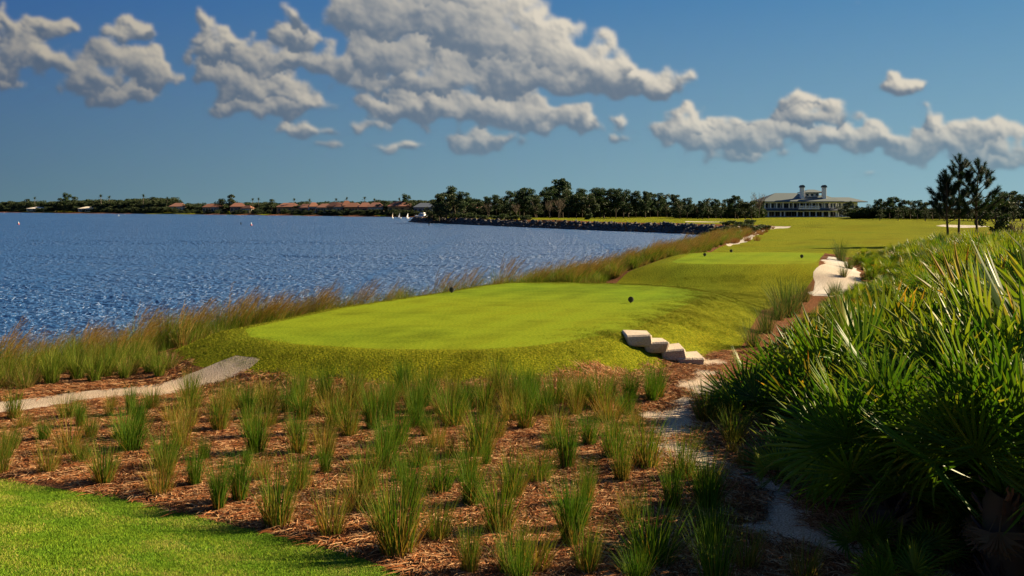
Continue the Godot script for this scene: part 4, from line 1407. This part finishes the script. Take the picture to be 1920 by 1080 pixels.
func build_trees() -> void:
	rng.seed = 61
	var pines := []
	var oaks := []
	for i in 5:
		pines.append(tree_proto("pine_tree", "pine", 12))
	for i in 4:
		oaks.append(tree_proto("oak_tree", "oak", 9))
	var bare := [tree_proto("bare_tree", "bare", 8), tree_proto("bare_tree", "bare", 8)]
	var shrubs := [tree_proto("shrub", "shrub", 1.6), tree_proto("shrub", "shrub", 1.6), tree_proto("shrub", "shrub", 1.6)]
	# [picture-free] x, distance, height: worked out on the plan of the point of land
	var rows := [[812, 372, "o"], [824, 356, "p"], [836, 353, "o"], [846, 353, "p"], [852, 360, "o"], [866, 362, "p"], [884, 374, "p"], [903, 374, "o"], [918, 372, "p"], [932, 369, "p"], [945, 366, "o"], [958, 362, "p"], [972, 362, "p"], [982, 355, "p"], [994, 357, "p"], [1008, 366, "o"], [1022, 360, "p"], [1034, 352, "p"], [1048, 338, "p"], [1056, 341, "p"], [1068, 356, "o"], [1080, 364, "p"], [1092, 357, "p"], [1103, 358, "o"], [1114, 355, "p"], [1124, 356, "p"], [1135, 358, "o"], [1147, 357, "p"], [1158, 357, "p"], [1170, 359, "p"], [1182, 364, "o"], [1194, 362, "p"], [1209, 361, "p"], [1222, 364, "p"], [1236, 366, "p"], [1250, 366, "o"], [1262, 367, "p"], [1276, 374, "o"], [1290, 372, "p"], [1304, 378, "o"], [1316, 376, "p"], [1328, 371, "o"], [1340, 374, "p"], [1352, 376, "o"], [1364, 373, "p"], [1376, 366, "p"], [1386, 369, "o"], [1398, 372, "o"], [1410, 374, "o"]]
	for pass_ in 2:
		for r in rows:
			var d: float = (336.0 if pass_ == 0 else 362.0) + rng.randf_range(-10, 14)
			if r[0] > 1270:
				d -= 40.0
			var px: float = r[0] + (rng.randf_range(-4, 4) if pass_ == 0 else 6.0 + rng.randf_range(-5, 5))
			var h: float = (408.0 - r[1]) / 1700.0 * d + 0.3
			if pass_ == 1:
				if px < 868:
					continue
				h *= rng.randf_range(0.65, 0.9)
			var x := (px - 960.0) / 1700.0 * d
			var place := "on the tip of the point" if px < 875 else ("in the middle of the point's wood" if px < 1130 else ("in the wood above the stone bank" if px < 1275 else "between the stone bank and clubhouse"))
			if pass_ == 1:
				place = "deep " + place
			if r[2] == "p" and pass_ == 0:
				var tall := "tallest " if r[1] < 342 else ""
				plant_tree(pines[rng.randi() % 5], "%spine with dark clumped crown %s" % [tall, place], "trees of the wood on the point", x, d, h)
			else:
				plant_tree(oaks[rng.randi() % 4], "%s dense broadleaf tree %s" % ["dark" if r[2] == "o" else "dull", place], "trees of the wood on the point", x, d, h, 1.25 if pass_ == 1 else 1.05)
	for b in [[1048, 372, 312], [1030, 378, 330], [1003, 376, 330], [1422, 362, 318], [968, 384, 318], [915, 384, 330]]:
		plant_tree(bare[rng.randi() % 2], "bare grey-brown leafless tree %s" % ("beside the clubhouse" if b[0] > 1400 else "in front of the wood on the point"), "bare trees by the wood", (b[0] - 960.0) / 1700.0 * b[2], b[2], (409.0 - b[1]) / 1700.0 * b[2] + 1.0)
	plant_tree(shrubs[0], "round dark evergreen shrub on the open grass of the point", "shrubs on the grass", 22.0, 262.0, 2.9, 0.75)
	var brush := []
	for i in 260:
		var px := lerpf(890, 1425, i / 259.0)
		var d := rng.randf_range(352, 375) - (40.0 if px > 1270 else 0.0)
		var x := (px - 960.0) / 1700.0 * d
		brush.append(Transform3D(Basis(Vector3.UP, rng.randf() * TAU).scaled(Vector3(2.6, rng.randf_range(1.6, 3.0), 2.6)), Vector3(x, gy(x, d) - 0.2, -d)))
	for i in 200:
		var px := lerpf(1600, 1960, i / 199.0)
		var d := rng.randf_range(296, 315)
		var x := (px - 960.0) / 1700.0 * d
		brush.append(Transform3D(Basis(Vector3.UP, rng.randf() * TAU).scaled(Vector3(2.4, rng.randf_range(1.4, 2.6), 2.4)), Vector3(x, gy(x, d) - 0.2, -d)))
	many("underbrush", shrubs[1][1], M.leaf, brush, "dark underbrush below the trees of the woods", "underbrush")
	# right of and around the clubhouse
	for r in [[1428, 378, 326], [1578, 384, 322], [1590, 379, 318], [1606, 386, 318], [1632, 380, 300], [1645, 374, 296], [1656, 371, 300], [1668, 372, 292], [1680, 371, 296], [1694, 376, 285], [1706, 374, 290], [1720, 377, 282], [1733, 380, 285], [1748, 376, 280], [1762, 380, 270], [1776, 378, 275], [1790, 376, 268], [1806, 378, 262], [1822, 374, 260], [1838, 376, 262], [1852, 378, 250], [1866, 370, 255], [1878, 362, 258], [1890, 366, 250], [1902, 360, 252], [1914, 364, 246], [1928, 362, 246], [1945, 366, 250], [1650, 392, 262], [1684, 390, 258], [1735, 391, 250], [1770, 390, 246], [1815, 388, 240], [1860, 386, 238], [1900, 384, 234]]:
		var x: float = (r[0] - 960.0) / 1700.0 * r[2]
		var h: float = (392.0 - r[1]) / 1700.0 * r[2] + 5.2 - gy(x, r[2]) + 0.1
		var p := rng.randf() < 0.4
		var place := "in front of the clubhouse" if r[0] < 1612 else ("between the clubhouse and longleaf pines" if r[0] < 1750 else "behind the young longleaf pines")
		var tall := "low" if h < 6.0 else "tall"
		plant_tree(pines[rng.randi() % 5] if p else oaks[rng.randi() % 4], "%s %s %s" % [tall, "pine" if p else "dark broadleaf tree", place], "trees around the clubhouse", x, r[2], h, 1.0)
	# mangrove-like shrubs on the point's bank, scrub at the head of the bay
	for i in 26:
		var t := i / 25.0
		var p := Vector2(lerpf(-34, 2, t), lerpf(350, 268, t)) + Vector2(2.0 + rng.randf() * 1.5, rng.randf() * 2.0)
		plant_tree(shrubs[i % 3], "dark green waterside shrub on the bank of the point", "shrubs along the point's bank", p.x, p.y, rng.randf_range(1.6, 2.4), 1.3)
	for q in [[33, 152], [36, 160], [39, 170], [43, 180], [36, 153], [40, 164], [44, 172], [46, 184], [42, 158], [50, 190], [38, 147], [34, 141], [46, 166]]:
		plant_tree(shrubs[rng.randi() % 3], "low green shrub at the head of the bay", "shrubs at the head of the bay", q[0], q[1], rng.randf_range(1.0, 1.7), 1.6)
	# reddish clumps in the waste sand left of the fairway
	var redc := clump_mesh(150, 0.7, 0.6, [Color(0.2, 0.09, 0.04), Color(0.14, 0.07, 0.03)], [Color(0.27, 0.14, 0.06)], 0.4, 0.05)
	for i in 46:
		var t := rng.randf()
		var p := Vector2(lerpf(24, 52, t), lerpf(99, 178, t)) + Vector2(rng.randf_range(-3.5, 1.0), rng.randf_range(-2, 4))
		var c := single("rusty_grass_clump", redc, M.blade)
		c.position = Vector3(p.x, gy(p.x, p.y), -p.y)
		c.rotation.y = rng.randf() * TAU
		c.scale = Vector3(2.0, 1.5, 2.0) * rng.randf_range(0.7, 1.1)
		tag(c, "rusty brown grass clump in the sandy waste strip beside the fairway", "grass clump", "rusty clumps in the waste strip")
	# clumps in the sand beside the palmettos
	var gc := clump_mesh(200, 0.8, 0.5, [Color(0.05, 0.085, 0.02), Color(0.08, 0.1, 0.03)], [Color(0.22, 0.14, 0.06)], 0.25, 0.05)
	for q in [[15.2, 42.5, 1.1], [17.0, 46.5, 1.0], [18.4, 49.5, 1.3], [19.6, 54, 1.6], [20.8, 57.5, 1.7], [14.6, 41.5, 0.8], [16.6, 43.5, 0.8], [10.0, 33.2, 2.2], [10.6, 34.2, 1.9], [9.4, 32.0, 1.3], [8.0, 28.6, 1.4], [6.9, 26.0, 1.2], [12.4, 38.6, 1.4]]:
		var c := single("sand_grass_clump", gc, M.blade)
		c.position = Vector3(q[0], gy(q[0], q[1]), -q[1])
		c.scale = Vector3.ONE * q[2]
		c.rotation.y = rng.randf() * TAU
		tag(c, "green grass clump growing on the white sand strip" if q[1] > 40 else "large bushy grass clump at the bank below the tee", "grass clump", "clumps at the sand strip" if q[1] > 40 else "clumps at the palmetto edge")
	needle_pine("tallest young longleaf pine with two neighbours close by", 46.8, 95, 9.4, 2.3, 0.15)
	needle_pine("slimmer young longleaf pine close behind the tallest one", 45.2, 94, 7.6, 2.0, -0.2)
	needle_pine("young longleaf pine standing apart with wide limbs", 48.6, 95, 8.9, 2.4, 0.3)
	var gn := tree_proto("gnarled_shrub", "bare", 3.2)
	plant_tree(gn, "gnarled leafless shrub behind the far palmettos", "", 47.0, 84, 3.4, 1.5)
	plant_tree(oaks[1], "yellowish small leafy tree beside the longleaf pines", "", 55.5, 104, 5.6, 0.9)

func build_bank_stones() -> void:
	rng.seed = 31
	var rocks := []
	for i in 3:
		var mb := MB.new()
		mb.hull(Vector3(-0.5, -0.35, -0.4), Vector3(0.5, 0.35, 0.4), 0.16, Color(1, 1, 1), 0.14, rng)
		rocks.append(mb.commit())
	for v in 3:
		var at := []
		for k in 520:
			var t := rng.randf()
			var s := 14 + int(rng.randf() * 8.0)
			var p: Vector2 = SHORE[s].lerp(SHORE[s + 1], t)
			var nrm: Vector2 = (SHORE[s + 1] - SHORE[s]).normalized().orthogonal()
			p += nrm * rng.randf_range(-0.3, 2.2) * (1.0 if sdf(p + nrm * 0.5, SHORE) > 0.0 else -1.0)
			var b := Basis.from_euler(Vector3(rng.randf() * TAU, rng.randf() * TAU, rng.randf() * TAU)).scaled(Vector3.ONE * rng.randf_range(0.5, 1.1))
			at.append(Transform3D(b, Vector3(p.x, maxf(gy(p.x, p.y), 0.0) + 0.05, -p.y)))
		many("bank_stones", rocks[v], M.rock, at, "dark grey boulders lining the bank of the point", "boulders")

func build_boats() -> void:
	var hull := func(l: float, w: float, h: float) -> MB:
		var mb := MB.new()
		var prof := [[-0.5, 0.8], [-0.2, 1.0], [0.15, 0.9], [0.36, 0.55], [0.5, 0.04]]
		for i in 4:
			for s in [-1.0, 1.0]:
				var a: Array = prof[i]
				var b: Array = prof[i + 1]
				var a0 := Vector3(a[0] * l, -0.15, s * a[1] * w * 0.3)
				var b0 := Vector3(b[0] * l * 0.94, -0.15, s * b[1] * w * 0.3)
				var a1 := Vector3(a[0] * l, h * (0.9 + maxf(a[0], 0.0) * 0.5), s * a[1] * w * 0.5)
				var b1 := Vector3(b[0] * l, h * (0.9 + maxf(b[0], 0.0) * 0.5), s * b[1] * w * 0.5)
				mb.face([a0, b0, b1, a1], Vector3(0, 0, s))
				mb.face([a1, b1, Vector3(b1.x, b1.y, 0), Vector3(a1.x, a1.y, 0)], Vector3.UP)
		mb.face([Vector3(-0.5 * l, -0.15, -w * 0.24), Vector3(-0.5 * l, -0.15, w * 0.24), Vector3(-0.5 * l, h * 0.9, w * 0.4), Vector3(-0.5 * l, h * 0.9, -w * 0.4)], Vector3.LEFT)
		return mb
	var y := thing("motor_yacht", "white motor yacht with raised cabin moored behind the point", "boat", Vector3(-54.5, 0, -545), 2.7)
	part(y, "hull", hull.call(9.0, 3.2, 1.3).commit(), M.white)
	var cab := MB.new()
	cab.hull(Vector3(-2.6, 1.2, -1.1), Vector3(1.4, 2.3, 1.1), 0.2, Color.WHITE)
	part(y, "cabin", cab.commit(), M.white)
	var top := MB.new()
	top.hull(Vector3(-2.2, 2.7, -1.0), Vector3(0.4, 3.1, 1.0), 0.1, Color.WHITE)
	for q in [Vector3(-2, 2.2, -0.8), Vector3(0.2, 2.2, -0.8), Vector3(-2, 2.2, 0.8), Vector3(0.2, 2.2, 0.8)]:
		top.box(q, q + Vector3(0.12, 0.6, 0.1))
	part(y, "bridge_top", top.commit(), M.white)
	var win := MB.new()
	win.box(Vector3(-2.3, 1.55, -1.13), Vector3(1.1, 2.0, 1.13))
	part(y, "window", win.commit(), M.glass)
	var spots := [[-64.5, 520, "small sailboat with white sail in front of the terracotta villa"], [-60.0, 522, "small sailboat with white sail between its neighbour and the yacht"], [-69.5, 528, "small sailboat with dull sail farthest from the yacht"]]
	for i in 3:
		var o := thing("sailboat", spots[i][2], "boat", Vector3(spots[i][0], 0, -spots[i][1]), 0.4 + 0.5 * i, "small sailboats at the marina")
		o.scale = Vector3.ONE * 0.68
		part(o, "hull", hull.call(3.6, 1.4, 0.5).commit(), M.white)
		var mast := MB.new()
		limb(mast, Vector3(0.3, 0.3, 0), Vector3(0.3, 4.6, 0), 0.05, 0.03, Color.WHITE, 5, 0.0)
		part(o, "mast", mast.commit(), M.white)
		var sail := MB.new()
		for s in [-0.02, 0.02]:
			sail.face([Vector3(0.22, 0.75, s), Vector3(-1.3, 0.85, s), Vector3(0.24, 4.3, s)], Vector3(0, 0, s))
		part(o, "sail", sail.commit(), M.white if i < 2 else M.stone)
	# channel marks
	var marks := [[-166.0, 305.0, "red", "red and white channel buoy alone on the open water"], [-82.0, 285.0, "red", "red channel buoy beside a dark post on the water"], [-88.5, 296.0, "post", "dark timber mark post beside the red buoy"], [-26.0, 284.0, "post", "dark timber post standing off the rocky point"], [-295.0, 680.0, "red", "distant pale buoy near the far shore"]]
	for m in marks:
		var o := thing("channel_buoy" if m[2] == "red" else "mark_post", m[3], "buoy" if m[2] == "red" else "post", Vector3(m[0], 0, -m[1]), 0.0)
		o.scale = Vector3.ONE * 0.7
		var b := MB.new()
		if m[2] == "red":
			b.tube(PackedVector3Array([Vector3(0, -0.2, 0), Vector3(0, 0.1, 0), Vector3(0, 0.5, 0), Vector3(0, 0.55, 0)]), PackedFloat32Array([0.3, 0.42, 0.4, 0.02]), 10)
			part(o, "float", b.commit(), M.red if m[1] < 400.0 else M.white)
			var t := MB.new()
			t.tube(PackedVector3Array([Vector3(0, 0.5, 0), Vector3(0, 1.3, 0), Vector3(0, 1.5, 0)]), PackedFloat32Array([0.22, 0.12, 0.01]), 8)
			part(o, "top_mark", t.commit(), M.white)
		else:
			b.tube(PackedVector3Array([Vector3(0, -1, 0), Vector3(0.03, 1.2, 0), Vector3(0.03, 1.22, 0)]), PackedFloat32Array([0.16, 0.14, 0.005]), 8)
			part(o, "pile", b.commit(), M.bark_dark)
			var t := MB.new()
			t.box(Vector3(-0.25, 0.75, 0.13), Vector3(0.25, 1.15, 0.17))
			part(o, "board", t.commit(), M.bark_dark)

func wave(x: float, d: float, longest: float) -> Vector3:
	# height and slopes (x, d) of a wind chop; waves shorter than the mesh can carry are left to the ripple relief
	var h := 0.0
	var gx := 0.0
	var gd := 0.0
	var gust := 0.85 + 1.3 * nz2.get_noise_2d(x * 0.12, d * 0.7)
	for w in WAVES:
		if w[0] < longest:
			continue
		var k: float = TAU / w[0]
		var ph: float = k * (x * w[1] + d * w[2]) + w[4] + 2.5 * nz2.get_noise_2d(x * 3.0 / w[0], d * 3.0 / w[0] + w[4])
		h += w[3] * sin(ph)
		gx += w[3] * k * w[1] * cos(ph)
		gd += w[3] * k * w[2] * cos(ph)
	return Vector3(h, gx, gd) * clampf(gust, 0.2, 1.5)

var WAVES := []

func build_water() -> void:
	rng.seed = 3
	for l in [0.55, 0.75, 1.05, 1.5, 2.2, 3.4, 5.5, 9.0]:
		for k in 2:
			var a := rng.randf_range(-0.75, 0.75) + PI * 0.5
			WAVES.append([l * rng.randf_range(0.9, 1.15), cos(a), sin(a), l * 0.0088 / (1.0 + l * 0.2), rng.randf() * TAU])
	var mb := MB.new()
	mb.smooth = true
	# a still sheet that reaches the horizon, and chop laid over it wherever it can be seen
	var bands := [[lines([-3000.0, [-200.0, 200.0], [120.0, 40.0]]), lines([-60.0, [300.0, 40.0], [4200.0, 300.0]]), 0.0]]
	bands.append([lines([-40.0, [14.0, 0.17]]), lines([17.0, [62.0, 0.17]]), 0.5])
	bands.append([lines([-92.0, [34.0, 0.5]]), lines([62.0, [150.0, 0.45]]), 1.4])
	bands.append([lines([-260.0, [44.0, 1.6]]), lines([150.0, [420.0, 1.5]]), 4.5])
	for band in bands:
		var xs: PackedFloat32Array = band[0]
		var ds: PackedFloat32Array = band[1]
		var nx := xs.size()
		var P := PackedVector3Array()
		var N := PackedVector3Array()
		var ok := PackedByteArray()
		P.resize(nx * ds.size())
		N.resize(nx * ds.size())
		ok.resize(nx * ds.size())
		for j in ds.size():
			for i in nx:
				var at := j * nx + i
				if band[2] == 0.0:
					P[at] = Vector3(xs[i], -0.16, -ds[j])
					N[at] = Vector3.UP
					ok[at] = 1
				elif xs[i] > -0.62 * ds[j] - 2.0 and xs[i] < 0.26 * ds[j]:
					if sdf(Vector2(xs[i], ds[j]), SHORE) > 1.2:
						continue
					var w := wave(xs[i], ds[j], band[2])
					P[at] = Vector3(xs[i], w.x, -ds[j])
					N[at] = Vector3(-w.y, 1.0, w.z).normalized()
					ok[at] = 1
		for j in ds.size() - 1:
			for i in nx - 1:
				var q := [j * nx + i, j * nx + i + 1, (j + 1) * nx + i + 1, (j + 1) * nx + i]
				if ok[q[0]] + ok[q[1]] + ok[q[2]] + ok[q[3]] < 4:
					continue
				for t in [[0, 1, 2], [0, 2, 3]]:
					mb.ntri(P[q[t[0]]], P[q[t[1]]], P[q[t[2]]], N[q[t[0]]], N[q[t[1]]], N[q[t[2]]])
					for k in 3:
						var v := mb.v[mb.v.size() - 3 + k]
						mb.uv.append(Vector2(v.x, v.z))
	single("water", mb.commit(), M.water, "structure")

func materials() -> void:
	var S := FastNoiseLite.TYPE_SIMPLEX_SMOOTH
	var C := FastNoiseLite.TYPE_CELLULAR
	M.blade = mat(Color.WHITE, 0.7, true, 0.18)
	M.blade.backlight_enabled = true
	M.blade.backlight = lin(0.7, 0.75, 0.4)
	M.frond = mat(Color.WHITE, 0.45, true, 0.26)
	M.frond.backlight_enabled = true
	M.frond.backlight = lin(0.62, 0.7, 0.25)
	M.dry = mat(Color.WHITE, 0.85, true, 0.15)
	M.leaf = mat(Color.WHITE, 0.7, true, 0.3)
	M.leaf.backlight_enabled = true
	M.leaf.backlight = lin(0.3, 0.35, 0.2)
	M.bark = mat(Color.WHITE, 0.95, true, 0.2)
	M.bark_dark = mat(lin(0.03, 0.026, 0.022), 0.9)
	M.white = mat(lin(0.72, 0.72, 0.7), 0.6)
	M.slate = mat(lin(0.045, 0.06, 0.085), 0.7)
	M.roof = mat(lin(0.065, 0.09, 0.095), 0.75)
	M.glass = mat(lin(0.015, 0.02, 0.03), 0.08)
	M.black = mat(lin(0.012, 0.012, 0.014), 0.35)
	M.red = mat(lin(0.5, 0.05, 0.03), 0.5)
	M.rock = mat(lin(0.055, 0.052, 0.05), 0.95)
	M.stone = mat(lin(0.52, 0.44, 0.34), 0.95)
	M.stone.uv1_triplanar = true
	M.stone.uv1_scale = Vector3.ONE * 1.4
	M.stone.albedo_texture = ntex(S, 0.02, 5, [[0.0, lin(0.55, 0.52, 0.48)], [0.5, lin(0.95, 0.93, 0.9)], [1.0, lin(1, 1, 1)]], 4)
	M.stone.heightmap_enabled = true
	M.stone.heightmap_texture = ntex(S, 0.03, 5, [], 9)
	M.stone.heightmap_scale = 3.0
	M.tee = ground_mat(ntex(S, 0.05, 4, [[0.15, lin(0.075, 0.12, 0.006)], [0.5, lin(0.132, 0.175, 0.008)], [0.85, lin(0.2, 0.225, 0.014)]], 1), ntex_normal(S, 0.12, 3, 5.0, 2), Vector3(0.35, 0.8, 1), 0.5)
	M.rough = ground_mat(ntex(S, 0.06, 5, [[0.22, lin(0.05, 0.068, 0.004)], [0.5, lin(0.135, 0.152, 0.007)], [0.78, lin(0.22, 0.208, 0.012)]], 6), ntex_normal(S, 0.1, 4, 10.0, 7), Vector3(0.3, 0.5, 1), 0.9)
	M.lawn = ground_mat(ntex(S, 0.07, 5, [[0.2, lin(0.04, 0.075, 0.008)], [0.5, lin(0.08, 0.14, 0.012)], [0.8, lin(0.13, 0.18, 0.02)]], 10), ntex_normal(S, 0.1, 4, 10.0, 12), Vector3(0.6, 0.6, 1), 1.0)
	M.straw = ground_mat(ntex(S, 0.07, 5, [[0.15, lin(0.04, 0.018, 0.011)], [0.45, lin(0.13, 0.055, 0.027)], [0.8, lin(0.25, 0.13, 0.065)]], 14), ntex_normal(S, 0.12, 4, 14.0, 15), Vector3(0.9, 0.5, 1), 1.0)
	M.sand = ground_mat(ntex(S, 0.05, 5, [[0.2, lin(0.26, 0.23, 0.19)], [0.5, lin(0.42, 0.385, 0.33)], [0.85, lin(0.54, 0.51, 0.45)]], 16), ntex_normal(S, 0.06, 4, 8.0, 17), Vector3(0.5, 0.5, 1), 0.8)
	M.path = ground_mat(ntex(S, 0.09, 5, [[0.2, lin(0.24, 0.17, 0.115)], [0.5, lin(0.45, 0.36, 0.27)], [0.85, lin(0.6, 0.52, 0.42)]], 19), ntex_normal(S, 0.09, 4, 10.0, 20), Vector3(0.6, 0.6, 1), 1.0)
	M.water = mat(lin(0.016, 0.07, 0.19), 0.3, false, 0.45)
	M.water.normal_enabled = true
	M.water.normal_texture = ntex_normal(S, 0.026, 5, 32.0, 18, 1024)
	M.water.normal_scale = 0.9
	M.water.uv1_scale = Vector3(1.0 / 24.0, 1.0 / 14.0, 1)

func _ready() -> void:
	nz.frequency = 0.01
	nz.seed = 2
	nz2.frequency = 0.06
	nz2.seed = 3
	# camera
	var cam := Camera3D.new()
	cam.name = "camera"
	add_child(cam)
	cam.position = Vector3(0, EYE, 0)
	cam.set_frustum(0.1 * 1080.0 / 1700.0, Vector2(0, -0.1 * 148.0 / 1700.0), 0.1, 9000.0)
	cam.current = true
	# sky and exposure
	var env := Environment.new()
	env.background_mode = Environment.BG_SKY
	env.sky = Sky.new()
	var pano := PanoramaSkyMaterial.new()
	pano.panorama = build_sky()
	env.sky.sky_material = pano
	env.sky_rotation = Vector3(0, PI, 0)
	env.background_energy_multiplier = 1.0 / EXPO
	env.tonemap_mode = Environment.TONE_MAPPER_LINEAR
	env.tonemap_exposure = EXPO
	env.sdfgi_enabled = true
	env.ssao_enabled = true
	env.ssil_enabled = true
	var we := WorldEnvironment.new()
	we.name = "world_environment"
	we.environment = env
	add_child(we)
	# sun
	var sun := DirectionalLight3D.new()
	sun.name = "sun"
	add_child(sun)
	sun.look_at_from_position(Vector3.ZERO, -TO_SUN, Vector3.UP)
	sun.light_energy = 1.6
	sun.light_color = Color(1.0, 0.9, 0.74)
	sun.light_angular_distance = 0.5
	sun.shadow_enabled = true
	print("sky ", Time.get_ticks_msec())
	materials()
	build_ground()
	print("ground ", Time.get_ticks_msec())
	build_water()
	build_turf()
	build_straw()
	print("turf ", Time.get_ticks_msec())
	build_bank_stones()
	build_far_shore()
	build_clubhouse()
	build_trees()
	print("water+trees ", Time.get_ticks_msec())
	build_palmettos()
	build_clumps()
	build_shore_grass()
	build_steps()
	build_markers()
	build_boats()
	print("done ", Time.get_ticks_msec())
